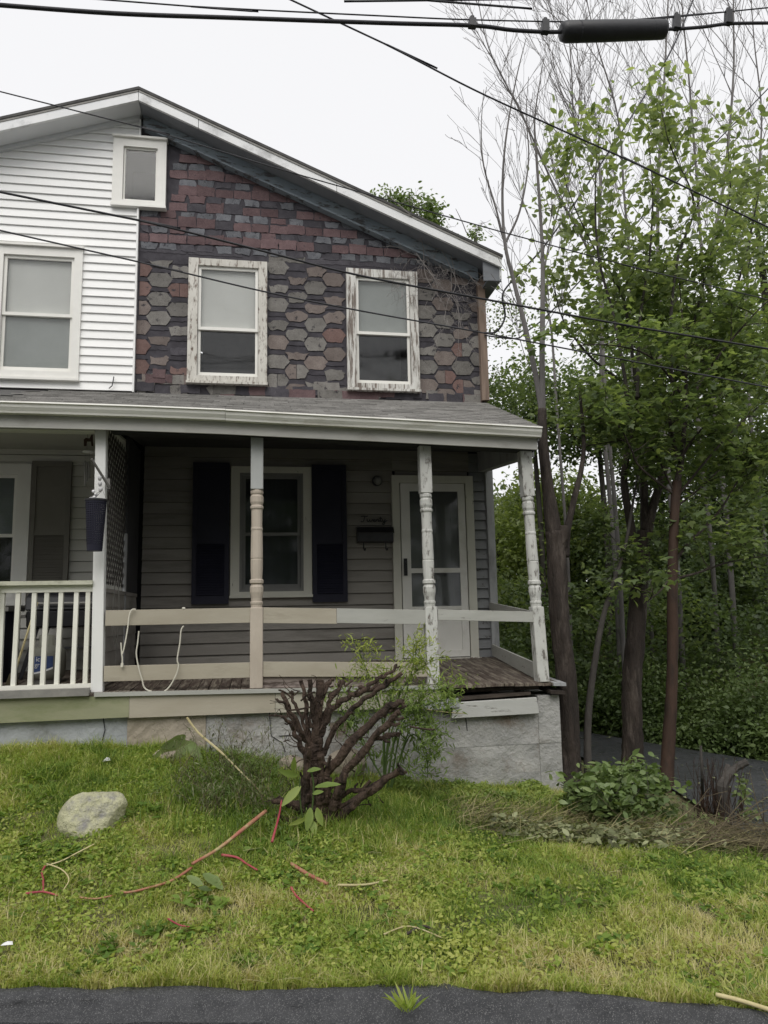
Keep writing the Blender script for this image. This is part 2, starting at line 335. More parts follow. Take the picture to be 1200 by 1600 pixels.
def tag(o, label=None, cat=None, group=None, kind=None):
    if label: o['label'] = label
    if cat: o['category'] = cat
    if group: o['group'] = group
    if kind: o['kind'] = kind
    return o
def thing(name, label, cat, loc, group=None):
    o = bpy.data.objects.new(name, None); COL.objects.link(o); o.location = loc; o.empty_display_size = .1
    return tag(o, label, cat, group)
def shared(name, src, parent, world):
    """another object on the same mesh"""
    return link(name, src.data, parent, Vector(world)-root_loc(parent))

def np_mesh(name, V, F, mat, parent=None, tint=None, smooth=False):
    """V (n,3) world, F (m,k) equal-sized faces"""
    off = np.array(root_loc(parent)) if parent else np.zeros(3)
    me = bpy.data.meshes.new(name); V = (V-off).astype(np.float32)
    m, k = F.shape
    me.vertices.add(len(V)); me.vertices.foreach_set('co', V.ravel())
    me.loops.add(m*k); me.loops.foreach_set('vertex_index', F.astype(np.int32).ravel())
    me.polygons.add(m); me.polygons.foreach_set('loop_start', np.arange(0, m*k, k, dtype=np.int32))
    me.update(calc_edges=True)
    if tint is not None:
        a = me.attributes.new('tint', 'FLOAT', 'POINT'); a.data.foreach_set('value', tint.astype(np.float32))
    me.materials.append(mat)
    if smooth: me.shade_smooth()
    return link(name, me, parent, (0, 0, 0))

OVAL = (np.array([(0,0,0),(.28,.24,.05),(.28,-.24,.05),(.62,.22,.0),(.62,-.22,.0),(1,0,-.10)]), np.array([(0,2,1),(1,2,4),(1,4,3),(3,4,5)]))
DIAM = (np.array([(0,0,0),(.45,.27,.04),(.45,-.27,.04),(1,0,-.05)]), np.array([(0,2,1),(1,2,3)]))
LOBE = (np.array([(0,0,0),(.10,.40,.03),(.45,.22,.02),(.42,.52,.0),(1,0,-.06),(.42,-.52,.0),(.45,-.22,.02),(.10,-.40,.03)]),
        np.array([(0,2,1),(1,2,3),(0,6,2),(2,6,4),(0,7,6),(7,5,6)]))
def unit(a): return a/np.maximum(np.linalg.norm(a, axis=1, keepdims=True), 1e-9)
def leaf_cloud(name, P, size, mat, parent=None, shape=DIAM, axis=None, droop=.35, flat=.8, tint=None, rng=RNG):
    n = len(P); T, Fc = shape
    if axis is None:
        a = rng.normal(size=(n, 3)); a[:, 2] = a[:, 2]*.5-droop
    else: a = axis
    a = unit(a)
    nr = rng.normal(size=(n, 3))*(1-flat); nr[:, 2] += flat
    b = unit(np.cross(nr, a)); c = np.cross(a, b)
    sz = np.broadcast_to(size, (n,))[:, None, None]
    V = P[:, None, :]+sz*(T[None, :, 0:1]*a[:, None, :]+T[None, :, 1:2]*b[:, None, :]+T[None, :, 2:3]*c[:, None, :])
    k = len(T); F = (np.arange(n)[:, None, None]*k+Fc[None]).reshape(-1, 3)
    if tint is None: tint = rng.random(n)
    return np_mesh(name, V.reshape(-1, 3), F, mat, parent, np.repeat(tint, k))
def vnoise(x, y, s, seed=0):
    g = np.random.default_rng(seed).random((64, 64))
    X = np.asarray(x)/s+31.3; Y = np.asarray(y)/s+17.7
    i = np.floor(X).astype(int); j = np.floor(Y).astype(int); fx = X-i; fy = Y-j
    fx = fx*fx*(3-2*fx); fy = fy*fy*(3-2*fy); q = lambda a, b: g[a % 64, b % 64]
    return (q(i,j)*(1-fx)+q(i+1,j)*fx)*(1-fy)+(q(i,j+1)*(1-fx)+q(i+1,j+1)*fx)*fy

# ================================================================== GROUND, ROAD, LANE
gx = np.concatenate([np.linspace(-400, -14, 14)[:-1], np.linspace(-14, -3.5, 22)[:-1], np.linspace(-3.5, 7, 150)[:-1], np.linspace(7, 20, 30)[:-1], np.linspace(20, 400, 16)])
ty = np.concatenate([np.linspace(0, 1, 70)[:-1]*1.0])      # 0 at road edge .. 1 at house front
yy_far = np.concatenate([np.linspace(-1.7, 12, 60), np.linspace(13, 40, 14), np.linspace(50, 500, 12)])
rows = []
for t in ty: rows.append(np.stack([gx, edge_y(np.clip(gx, -9, 30))*(1-t)+(-1.7)*t-0*gx], 1))
for y in yy_far: rows.append(np.stack([gx, np.full_like(gx, y)], 1))
XY = np.array(rows); xs, ys = XY[..., 0], XY[..., 1]
zs = ground(xs, ys)
lump = (vnoise(xs, ys, .35, 1)-.5)*.05+(vnoise(xs, ys, .12, 2)-.5)*.025
fade = np.clip((ys-edge_y(np.clip(xs, -9, 30)))/.25, 0, 1)
zs = zs+lump*fade-.01
nr_, nc_ = xs.shape
V = np.stack([xs, ys, zs], -1).reshape(-1, 3)
idx = np.arange(nr_*nc_).reshape(nr_, nc_)
F = np.stack([idx[:-1, :-1], idx[:-1, 1:], idx[1:, 1:], idx[1:, :-1]], -1).reshape(-1, 4)
tag(np_mesh('ground', V, F, MT['soil'], smooth=True), kind='structure')

# old rolled asphalt kerb and wet road
kx = np.concatenate([np.linspace(-60, -3.2, 30)[:-1], np.linspace(-3.2, 4, 260)[:-1], np.linspace(4, 60, 40)])
prof = [(.06, -.05), (.03, -.005), (0, .010), (-.03, .013), (-.06, .010), (-.09, .002), (-.12, -.014), (-.15, -.032), (-.18, -.048), (-.21, -.058), (-.24, -.064), (-.30, -.074), (-.42, -.12)]
rows = []
for o, dz in [(a*(.62 if a < 0 else 1), b) for a, b in prof]:
    wob = (vnoise(kx, kx*0+o*3, .22, 5)-.5)*.05+(vnoise(kx, kx*0+o*4, .06, 6)-.5)*.022
    yk = edge_y(np.clip(kx, -9, 30)); zk = -1.07-.012*(np.clip(kx, -6, 8)+1.25)
    rows.append(np.stack([kx, yk+o+wob, zk+dz+wob*.4*(1 if -.28 < o < .05 else 0)], 1))
A = np.array(rows); nr_, nc_ = A.shape[:2]; idx = np.arange(nr_*nc_).reshape(nr_, nc_)
F = np.stack([idx[1:, :-1], idx[1:, 1:], idx[:-1, 1:], idx[:-1, :-1]], -1).reshape(-1, 4)
tag(np_mesh('kerb', A.reshape(-1, 3), F, MT['asphalt_kerb'], smooth=True), kind='structure')
rows = []
for o in (-.13, -.3, -.5, -1, -2, -6, -40):
    yk = edge_y(np.clip(kx, -9, 30)); zk = -1.07-.012*(np.clip(kx, -6, 8)+1.25)
    rows.append(np.stack([kx, yk+o, zk-.069+.004*(vnoise(kx, kx*0+o*7, .3, 9))+np.clip(-o-.165, 0, 2)*.012], 1))
A = np.array(rows); nr_, nc_ = A.shape[:2]; idx = np.arange(nr_*nc_).reshape(nr_, nc_)
F = np.stack([idx[1:, :-1], idx[1:, 1:], idx[:-1, 1:], idx[:-1, :-1]], -1).reshape(-1, 4)
tag(np_mesh('road', A.reshape(-1, 3), F, MT['asphalt'], smooth=True), kind='structure')

# lane climbing past the right side of the house
near = [(3.35, 14), (3.45, 6), (3.55, 3), (3.75, 1), (3.95, -.6), (4.0, -1.5), (3.75, -2.8), (3.6, -3.6), (3.7, -4.6), (3.75, -5.9)]
far = [(3.9, 14), (3.95, 6), (4.25, 3), (4.95, 1.45), (5.45, .3), (5.9, -.55), (6.6, -2.1), (7.2, -3.4), (8.0, -5.0), (9.2, -7.7)]
vs = []; fs = []
NA = 18
for (a, b), (c, d) in zip(near, far):
    for i in range(NA+1):
        t = i/NA; x = a+(c-a)*t; y = b+(d-b)*t
        vs.append((x, y, float(ground(x, y))+.035))
for r in range(len(near)-1):
    for i in range(NA):
        o = r*(NA+1)+i; fs.append((o, o+1, o+NA+2, o+NA+1))
tag(np_mesh('lane', np.array(vs), np.array(fs), MT['asphalt_lane'], smooth=True), kind='structure')

# ================================================================== HOUSE
house = thing('house', 'semi-detached wooden house, half white vinyl, half bare worn shingles, with a sagging front porch', 'house', (.6, 0, -.9))
APX = -1.40
def roof_top(x): return 6.70-(x-APX)*.414 if x > APX else 6.70+(x-APX)*.362
def wall_top(x): return roof_top(x)-.15
XL, XR = -5.6, 2.74
def columns(mb, x0, x1, zb, ztop, y0, y1, holes):
    cuts = sorted(set([x0, x1, APX]+[h[0] for h in holes]+[h[1] for h in holes])); cuts = [c for c in cuts if x0 <= c <= x1]
    for a, b in zip(cuts[:-1], cuts[1:]):
        if b-a < 1e-6: continue
        hs_ = sorted([h for h in holes if h[0] <= a+1e-6 and h[1] >= b-1e-6], key=lambda h: h[2]); lo = zb
        for h in hs_:
            if h[2] > lo: mb.hexa([(a,y0,lo),(b,y0,lo),(b,y1,lo),(a,y1,lo),(a,y0,h[2]),(b,y0,h[2]),(b,y1,h[2]),(a,y1,h[2])])
            lo = h[3]
        ta, tb = ztop(a), ztop(b)
        mb.hexa([(a,y0,lo),(b,y0,lo),(b,y1,lo),(a,y1,lo),(a,y0,ta),(b,y0,tb),(b,y1,tb),(a,y1,ta)])
# openings (inner edges): x0, x1, z0, z1
H_W1 = (-.72, -.02, 3.34, 4.69); H_W2 = (1.15, 1.82, 3.31, 4.66); H_AT = (-1.60, -1.21, 5.45, 6.13)
H_LW = (-2.86, -2.10, 3.33, 4.69); H_LOW = (-.22, .50, .84, 2.20); H_DOOR = (1.63, 2.44, .05, 2.10); H_NW = (-3.25, -2.60, .82, 2.15)
upper_holes = [H_W1, H_W2, H_AT, H_LW]; lower_holes = [H_LOW, H_DOOR, H_NW]
mb = MB(); columns(mb, XL, XR, 3.0, wall_top, .05, .16, upper_holes); wall_up = mb.build('gable_wall', MT['tar'], house)
mb = MB(); columns(mb, XL, XR, -.1, lambda x: 3.0, .05, .16, lower_holes); wall_low = mb.build('porch_wall', MT['dark'], house)
mb = MB(); mb.box(XR-.1, XR, .16, 8, -1.4, 4.84); mb.box(XL, XL+.1, .16, 8, -1.4, 4.95); mb.box(XL+.1, XR-.1, 7.9, 8, -1.4, 4.9)
mb.prism_y([(XL+.1, 4.9), (XR-.1, 4.9), (APX, 6.5)], 7.9, 8.0)
mb.build('side_wall', MT['clap_grey'], house)

def intervals(x0, x1, cuts):
    out = [(x0, x1)]
    for a, b in cuts:
        nxt = []
        for p, q in out:
            if b <= p or a >= q: nxt.append((p, q)); continue
            if a > p: nxt.append((p, a))
            if b < q: nxt.append((b, q))
        out = nxt
    return [(p, q) for p, q in out if q-p > .03]
# white vinyl siding courses of the left gable half
p = .1015; z = 3.135; k = 0
while z < 6.45:
    z1 = min(z+p, 6.6)
    xa = XL
    lim = APX-(6.70-.15-z-.012)/.362 if z > wall_top(XL) else XL
    xa = max(XL, lim)
    xe = -1.425 - .0
    cuts = [(h[0]-.05, h[1]+.05) for h in (H_LW, H_AT) if h[2]-.02 < z1 and h[3]+.05 > z]
    for a, b in intervals(xa, xe, cuts):
        m_ = MB(); m_.prism_x([(.05, z), (.008, z), (.010, z+.010), (.028, z1), (.05, z1)], a, b)
        m_.build('siding_plank', MT['vinyl'], wall_up)
    z += p; k += 1
for za_, zb_ in ((3.12, 5.40), (6.24, wall_top(-1.42)-.05)): MB().box(-1.43, -1.41, -.012, .05, za_, zb_).build('corner_trim', MT['vinyl'], wall_up)
m_ = MB(); m_.tube([(-1.68, -.01, 3.15), (-1.645, -.02, 3.18), (-1.635, -.02, 3.24), (-1.63, -.012, 3.29)], .006, 5)
m_.build('wire_hook', MT['metal_black'], wall_up)

# worn brick-pattern and hexagonal asphalt shingles on the bare half
def ragged(poly, amt, rng):
    out = []
    n = len(poly)
    for i in range(n):
        (x0, z0), (x1, z1) = poly[i], poly[(i+1) % n]
        L = math.hypot(x1-x0, z1-z0); m = max(1, int(L/.035))
        for j in range(m):
            t = j/m
            jx = rng.uniform(-amt, amt); jz = rng.uniform(-amt, amt)
            out.append((x0+(x1-x0)*t+jx, z0+(z1-z0)*t+jz))
    return out
def blocked(cx, cz, hw=.02, hh=.02):
    for h in (H_W1, H_W2, H_AT):
        if h[0]-.09 < cx+hw and h[1]+.09 > cx-hw and h[2]-.05 < cz+hh and h[3]+.10 > cz-hh: return True
    return False
def clip_x(poly, lo, hi): return [(min(max(x, lo), hi), z) for x, z in poly]
rr = random.Random(3)
ZB = 4.865; row = 0; z = ZB
while z < 6.35:
    h = .104; red = row % 2 == 1
    x = -1.40+(.108 if row % 4 in (1, 2) else 0)-.215
    lift = rr.uniform(-.004, .004)
    while x < 2.7:
        x0, x1 = max(x, -1.405), min(x+.212, 2.70); x += .216
        if x1-x0 < .03: continue
        cx = (x0+x1)/2
        if wall_top(cx)-.16 < z+.02: continue
        if blocked(cx, z+.05, (x1-x0)/2-.01, .04): continue
        worn = vnoise(cx, z, .5, 21)
        if red:
            mat_ = 'brick_red' if rr.random() < .88 else 'brick_dark'
            poly = [(x0+.003, z), (x1-.003, z), (x1-.003, z+h-.002), (x0+.003, z+h-.002)]
            if rr.random() < .25+.3*worn: poly = [(x0+.002, z+.004), (x1-.002, z+.004), (x1, z+h+.01+.03*rr.random()), (x0, z+h+.008+.03*rr.random())]
            poly = ragged(poly, .0035+.004*worn, rr)
        else:
            r_ = rr.random()
            mat_ = 'brick_grey' if r_ < .62 else ('brick_dark' if r_ < .85 else 'brick_red')
            a = rr.uniform(-.01, .03); b_ = rr.uniform(-.01, .03)
            poly = [(x0+.012+a, z+.006+rr.uniform(0, .02)), (x1-.012-b_, z+.006+rr.uniform(0, .02)), (x1-.006-rr.uniform(0, .025), z+h+.004-rr.uniform(0, .02)), (x0+.006+rr.uniform(0, .025), z+h+.004-rr.uniform(0, .02))]
            poly = ragged(poly, .008, rr)
        th = rr.uniform(.004, .009)+(.004 if red else 0)
        cz = z+h/2
        m_ = MB(); m_.prism_y(poly, .05-th+lift, .052)
        m_.build('brick_shingle', MT[mat_], wall_up, loc=(cx, .05, cz))
    z += h; row += 1
# dark torn strip under the brick courses
for x0, x1 in ((-1.4, -.85), (-.85, -.2), (.1, .55), (.55, 1.1), (1.1, 1.95), (1.95, 2.4), (2.4, 2.7)):
    poly = ragged([(x0, 4.82), (x1-.01, 4.82), (x1-.012, 4.90), (x0, 4.90)], .008, rr)
    if x0 < .1: poly = ragged([(x0, 4.845), (x1-.01, 4.845), (x1-.012, 4.90), (x0, 4.90)], .006, rr)
    m_ = MB(); m_.prism_y(poly, .046, .053); m_.build('torn_shingle', MT[rr.choice(['brick_dark', 'hex_grey', 'brick_dark'])], wall_up, loc=((x0+x1)/2, .05, 4.86))
c0 = at(462.8, 432, .04)
PX, PZ = .2275, .2365
for ci in range(-9, 11):
    for ri in range(-3, 7):
        cx = c0.x+ci*PX; cz = c0.z-ri*PZ-(0 if ci % 2 == 0 else -PZ/2)
        if not (-1.44 < cx < 2.74 and 3.20 < cz < 4.80): continue
        if blocked(cx, cz, .03, .05): continue
        hw, fl, hb, ht = .143, .085, .100, .070
        poly = [(cx-fl, cz-hb), (cx+fl, cz-hb), (cx+hw, cz-.005), (cx+fl, cz+ht), (cx-fl, cz+ht), (cx-hw, cz-.005)]
        q = rr.random(); mat_ = 'hex_grey' if q < .56 else ('hex_red' if q < .74 else 'hex_tan')
        worn = vnoise(cx, cz, .45, 33)+rr.uniform(-.3, .3)
        lo, hi = -1.405, 2.70
        for h in (H_W1, H_W2):
            if h[2]-.06 < cz+.06 and h[3]+.08 > cz-.06:
                if cx < h[0]: hi = min(hi, h[0]-.105)
                if cx > h[1]: lo = max(lo, h[1]+.105)
        if hi-cx < -.06 or cx-lo < -.06: continue
        if worn > .95: mat_ = 'brick_dark'
        if worn > .60:
            top = cz+ht-rr.uniform(.01, .09)
            poly = [(cx-fl, cz-hb), (cx+fl, cz-hb), (cx+hw, cz-.005), (cx+fl*rr.uniform(.7, 1.1), top), (cx-fl*rr.uniform(.3, 1), top-rr.uniform(-.02, .03)), (cx-hw*rr.uniform(.6, 1), cz-.01)]
            poly = ragged(poly, .014, rr)
        else: poly = ragged([(x_+rr.uniform(-.006, .006), z_+rr.uniform(-.006, .006)) for x_, z_ in poly], .005, rr)
        poly = clip_x(poly, lo, hi)
        if max(p_[0] for p_ in poly)-min(p_[0] for p_ in poly) < .05: continue
        halves = [poly]
        if rr.random() < .3 and worn < .60 and lo < cx < hi:                # butt joint through the tab
            halves = [clip_x(poly, lo, cx-.003), clip_x(poly, cx+.003, hi)]
        for hp in halves:
            if max(p_[0] for p_ in hp)-min(p_[0] for p_ in hp) < .03: continue
            mm = mat_ if len(halves) == 1 or rr.random() < .6 else rr.choice(['hex_red', 'hex_tan', 'hex_grey'])
            m_ = MB(); m_.prism_y(hp, .05-rr.uniform(.006, .013), .052)
            m_.build('hexagonal_shingle', MT[mm], wall_up, loc=(cx, .05, cz))
        # black printed shadow course below each tab edge
        band = clip_x([(cx-fl-.03, cz+ht+.004), (cx+fl+.03, cz+ht+.004), (cx+fl+.002, cz+ht+.052), (cx-fl-.002, cz+ht+.052)], lo, hi)
        if max(p_[0] for p_ in band)-min(p_[0] for p_ in band) > .05 and cz+ht+.06 < 4.86:
            m_ = MB(); m_.prism_y(ragged(band, .006, rr), .05-rr.uniform(.005, .010), .0515)
            m_.build('shadow_strip', MT['tar'], wall_up, loc=(cx, .05, cz+ht))
for _ in range(46):                                       # square patches along the bottom
    cx = rr.uniform(-1.38, 2.66); cz = rr.choice([3.17, 3.21, 3.27]); w_ = rr.uniform(.07, .16)
    if blocked(cx, cz, w_, .03): cz = 3.19
    if cx < -.85: cz = rr.choice([3.2, 3.3, 3.36]); 
    poly = ragged([(cx-w_, cz-.055), (cx+w_, cz-.055), (cx+w_, cz+.05), (cx-w_, cz+.05)], .008, rr)
    m_ = MB(); m_.prism_y(clip_x(poly, -1.405, 2.70), .05-rr.uniform(.008, .022), .0525)
    mt = rr.choice(['brick_red', 'hex_tan', 'hex_grey', 'brick_dark', 'brick_red'] if cx < -.85 else ['brick_dark', 'brick_red', 'hex_grey', 'tar', 'brick_dark'])
    m_.build('patch_shingle', MT[mt], wall_up, loc=(cx, .05, cz))
MB().box(2.695, 2.785, -.03, .16, 3.14, 4.70).build('corner_board', MT['corner_raw'], wall_up)

# main roof
roof = MB().prism_y([(XR+.20, roof_top(XR+.20)), (APX, 6.70), (XL-.2, roof_top(XL-.2)), (XL-.2, roof_top(XL-.2)-.03), (APX, 6.665), (XR+.20, roof_top(XR+.20)-.03)], -.31, 8.3).build('roof', MT['roof_dark'], house)
def along(x0, x1, d0, d1, y0, y1, name, mat):
    t0, t1 = roof_top(x0), roof_top(x1)
    MB().hexa([(x0,y0,t0-d1),(x1,y0,t1-d1),(x1,y1,t1-d1),(x0,y1,t0-d1),(x0,y0,t0-d0),(x1,y0,t1-d0),(x1,y1,t1-d0),(x0,y1,t0-d0)]).build(name, mat, roof)
along(APX+.003, XR+.19, .032, .060, -.302, -.26, 'drip_edge', MT['metal_grey'])
along(APX+.003, -.72, .060, .165, -.295, -.26, 'rake_board', MT['white_rake'])
along(-.714, .9, .060, .165, -.293, -.26, 'rake_board', MT['white_rake'])
along(.906, XR+.185, .060, .165, -.295, -.26, 'rake_board', MT['white_rake'])
along(XL-.19, APX-.003, .032, .060, -.302, -.26, 'drip_edge', MT['metal_grey'])
along(XL-.185, APX-.003, .060, .165, -.295, -.26, 'rake_board', MT['white_rake'])
along(APX+.003, XR+.18, .13, .155, -.258, .05, 'soffit', MT['soffit_grey'])
along(XL-.18, APX-.003, .13, .155, -.258, .05, 'soffit', MT['soffit_white'])
along(APX+.02, 2.70, .156, .30, -.035, .05, 'frieze_board', MT['frieze'])
along(APX+.02, 2.70, .30, .325, -.055, .05, 'frieze_board', MT['frieze'])
along(XL, APX-.02, .156, .20, -.03, .045, 'frieze_board', MT['soffit_white'])
# boxed eave at the right corner
MB().box(XR+.012, XR+.18, -.258, 8.2, 4.585, 4.61).build('eave_soffit', MT['soffit_grey'], roof)
MB().box(XR+.165, XR+.19, -.258, 8.2, 4.61, 4.76).build('eave_board', MT['white_rake'], roof)
MB().prism_y([(XR-.04, 4.58), (XR+.185, 4.58), (XR+.185, roof_top(XR+.185)-.165), (XR-.04, roof_top(XR-.04)-.165)], -.254, -.23).build('eave_return', MT['soffit_grey'], roof)

# windows -------------------------------------------------------------
def window(ox0, ox1, oz0, oz1, hole, casing, sash='sash', split=.5, top_blind=None, low_blind=None, gap=0, label=None, glass='glass', cap=False, single=False, dark='room', storm=None):
    x0, x1, z0, z1 = hole
    m_ = MB(); yf = -.018
    m_.box(ox0, x0, yf, .05, oz0, oz1); m_.box(x1, ox1, yf, .05, oz0, oz1)
    m_.box(x0, x1, yf+.002, .05, z1, oz1); m_.box(x0, x1, yf+.002, .05, oz0, z0)
    if cap: m_.box(ox0-.01, ox1+.012, yf-.03, .05, oz1, oz1+.025)
    wn = m_.build('window', MT[casing], house)
    if label: wn['label'] = label
    MB().box(ox0-.008, ox1+.008, yf-.022, .045, oz0-.028, oz0).build('sill', MT[casing], wn)
    dy_ = .55 if dark == 'room' else .2
    m_ = MB(); m_.box(x0+.02 if dark == 'room' else x0, x1-.02 if dark == 'room' else x1, dy_, dy_+.02, z0-.02, z1+.02)                     # backing board; the unlit room's dimness is put into its colour
    m_.box(x0-.3, x0-.28, .17, .57, z0, z1); m_.box(x1+.28, x1+.3, .17, .57, z0, z1)
    m_.build('interior', MT[dark], wn)
    if storm:
        m_ = MB(); m_.box(x0, x0+.03, -.008, .03, z0, z1); m_.box(x1-.03, x1, -.008, .03, z0, z1); m_.box(x0+.03, x1-.03, -.008, .03, z1-.03, z1); m_.box(x0+.03, x1-.03, -.008, .03, z0, z0+.03)
        m_.build('storm_frame', MT[storm], wn); x0 += .03; x1 -= .03; z0 += .03; z1 -= .03
    fwid = .035 if not single else .022
    zm = z0+(z1-z0)*split
    spans = [(z0, z1)] if single else [(zm-.018, z1), (z0, zm+.018)]
    for i, (a, b) in enumerate(spans):
        ys = .012 if i == 0 else .036
        m_ = MB(); f2 = fwid*(1.5 if (i == len(spans)-1 and not single) else 1)
        m_.box(x0+.004, x0+fwid, ys, ys+.026, a, b); m_.box(x1-fwid, x1-.004, ys, ys+.026, a, b)
        m_.box(x0+fwid, x1-fwid, ys, ys+.026, b-fwid, b); m_.box(x0+fwid, x1-fwid, ys, ys+.026, a, a+f2)
        s_ = m_.build('sash', MT[sash], wn)
        MB().box(x0+fwid-.004, x1-fwid+.004, ys+.011, ys+.015, a+f2-.004, b-fwid+.004).build('pane', MT[glass], wn)
    def blinds(za, zb, mt):
        m_ = MB(); zz = zb
        while zz > za:
            m_.hexa([(x0+.03,.080,zz-.021),(x1-.03,.080,zz-.021),(x1-.03,.086,zz-.019),(x0+.03,.086,zz-.019),(x0+.03,.068,zz-.002),(x1-.03,.068,zz-.002),(x1-.03,.074,zz),(x0+.03,.074,zz)])
            zz -= .0185
        b_ = m_.build('blind', MT[mt], wn); b_['kind'] = 'stuff'
    if top_blind: blinds(zm+.02+gap, z1-.03, top_blind)
    if low_blind: blinds(z0+.06, zm+.02+gap, low_blind)
    return wn
window(-.829, .084, 3.27, 4.775, H_W1, 'peel_left', split=.43, top_blind='blind', label='upper window with flaking casing and white blind half drawn')
m_ = MB(); m_.box(-.68, -.06, .066, .080, 3.83, 3.87); 
window(1.037, 1.922, 3.245, 4.76, H_W2, 'peel_casing', split=.475, top_blind='blind_grey', label='upper window nearest the corner with peeling casing')
window(-2.99, -2.012, 3.25, 4.795, H_LW, 'white_trim', split=.49, top_blind='blind', low_blind='blind_grey', label='clean white upper window in the vinyl siding', cap=True)
window(-1.718, -1.109, 5.39, 6.235, H_AT, 'white_trim', single=True, label='small attic window under the gable peak', cap=True, dark='room', glass='glass_attic')
window(-.319, .595, .80, 2.274, H_LOW, 'porch_casing', sash='storm_grey', split=.48, label='porch window with flaking white casing', glass='glass_low', storm='storm_grey', dark='curtain')
window(-3.40, -2.46, .76, 2.27, H_NW, 'white_trim', split=.5, top_blind='blind_grey', label='neighbour porch window with blind', glass='glass_low')

# lower wall cladding ---------------------------------------------------
def clap_courses(x0, x1, zlist, mat, holes, name, slope=.020):
    for a_, b_ in zip(zlist[:-1], zlist[1:]):
        hit = [h for h in holes if h[2]-.02 < b_ and h[3]+.02 > a_]
        cuts = [(h[0]-.04, h[1]+.04) for h in hit]
        spans = [(a, b, a_, b_) for a, b in intervals(x0, x1, cuts)]
        for h in hit:
            if b_ > h[3]+.06: spans.append((max(x0, h[0]-.04), min(x1, h[1]+.04), max(a_, h[3]+.02), b_))
            if a_ < h[2]-.03: spans.append((max(x0, h[0]-.04), min(x1, h[1]+.04), a_, h[2]-.01))
        for a, b, za, zb in spans:
            if b-a < .02: continue
            d = rr.uniform(-.002, .002)
            m_ = MB(); m_.prism_x([(.05, za+.003), (.026-slope+d, za+.003), (.026-slope+d+.002, za+.010), (.034, zb), (.05, zb)], a, b)
            m_.build(name, MT[mat], wall_low)
clap_courses(-1.28, 1.56, list(np.arange(.02, 2.52, .131)), 'clap', [H_LOW, H_DOOR], 'clapboard')
clap_courses(1.56, 2.5, list(np.arange(.02, 2.52, .131)), 'clap', [H_DOOR], 'clapboard')
clap_courses(2.5, 2.70, list(np.arange(.02, 2.52, .117)), 'clap_grey', [H_DOOR], 'clapboard')
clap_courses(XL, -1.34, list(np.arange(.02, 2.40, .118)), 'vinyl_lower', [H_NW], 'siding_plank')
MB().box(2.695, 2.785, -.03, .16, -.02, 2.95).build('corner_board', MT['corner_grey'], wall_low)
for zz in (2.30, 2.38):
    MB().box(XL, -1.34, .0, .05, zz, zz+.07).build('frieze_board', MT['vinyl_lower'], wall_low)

# shutters ---------------------------------------------------------------
def shutter(x0, x1, z0, z1, mat, label, mid=.42, reverse=False):
    m_ = MB(); y0, y1 = -.035, .0; w_ = .05
    m_.box(x0, x0+w_, y0, y1, z0, z1); m_.box(x1-w_, x1, y0, y1, z0, z1)
    zm = z0+(z1-z0)*mid
    for a, b in ((z0, z0+.09), (zm, zm+.05), (z1-.06, z1)): m_.box(x0+w_, x1-w_, y0+.002, y1, a, b)
    sh = m_.build('shutter', MT[mat], house); sh['label'] = label
    MB().box(x0+w_, x1-w_, y0+.014, y1, zm+.05, z1-.06).build('panel', MT[mat], sh)
    m_ = MB(); zz = z0+.10
    while zz < zm-.01:
        m_.hexa([(x0+w_,y0+.004,zz),(x1-w_,y0+.004,zz),(x1-w_,y0+.012,zz),(x0+w_,y0+.012,zz),(x0+w_,y0+.02,zz+.024),(x1-w_,y0+.02,zz+.024),(x1-w_,y0+.028,zz+.024),(x0+w_,y0+.028,zz+.024)])
        zz += .028
    m_.box(x0+w_, x1-w_, y0+.030, y1, z0+.09, zm)
    l_ = m_.build('louvre', MT[mat], sh); l_['kind'] = 'stuff'
shutter(-.74, -.335, .71, 2.31, 'navy', 'navy shutter left of the porch window')
shutter(.60, 1.0, .71, 2.30, 'navy', 'navy shutter right of the porch window')
shutter(-2.45, -2.04, .70, 2.30, 'taupe_shutter', 'taupe shutter on the neighbour porch wall', mid=.49)

# door --------------------------------------------------------------------
m_ = MB(); m_.box(1.542, 1.632, -.02, .05, .045, 2.19); m_.box(2.44, 2.536, -.02, .05, .045, 2.19); m_.box(1.632, 2.44, -.018, .05, 2.10, 2.19)
dc = m_.build('door_frame', MT['porch_casing'], house)
MB().box(1.53, 2.55, -.06, .06, .0, .045).build('doorstep', MT['peel_left'], dc)
m_ = MB(); x0, x1 = 1.645, 2.43; y0, y1 = -.008, .022
m_.box(x0, 1.755, y0, y1, .055, 2.095); m_.box(2.345, x1, y0, y1, .055, 2.095)
m_.box(1.755, 2.345, y0, y1, 2.0, 2.095); m_.box(1.755, 2.345, y0, y1, 1.03, 1.085); m_.box(1.755, 2.345, y0, y1, .60, .64); m_.box(1.755, 2.345, y0, y1, .055, .13)
dr = m_.build('storm_door', MT['door_white'], house)
MB().box(1.755, 2.345, y0+.012, y1-.004, .13, .60).build('kick_panel', MT['door_white'], dr)
for a, b in ((1.085, 2.0), (.64, 1.03)): MB().box(1.75, 2.35, .004, .008, a-.004, b+.004).build('pane', MT['glass_low'], dr)
m_ = MB(); m_.box(1.665, 1.705, -.03, y0, 1.0, 1.20); m_.bar((1.685, -.055, 1.02), (1.685, -.055, 1.15), .014, .014); m_.bar((1.685, -.055, 1.15), (1.685, -.02, 1.16), .012, .012); m_.bar((1.685, -.055, 1.02), (1.685, -.02, 1.02), .012, .012)
m_.build('handle', MT['metal_black'], dr)
m_ = MB(); m_.box(1.65, 2.42, .10, .13, .05, 2.1)
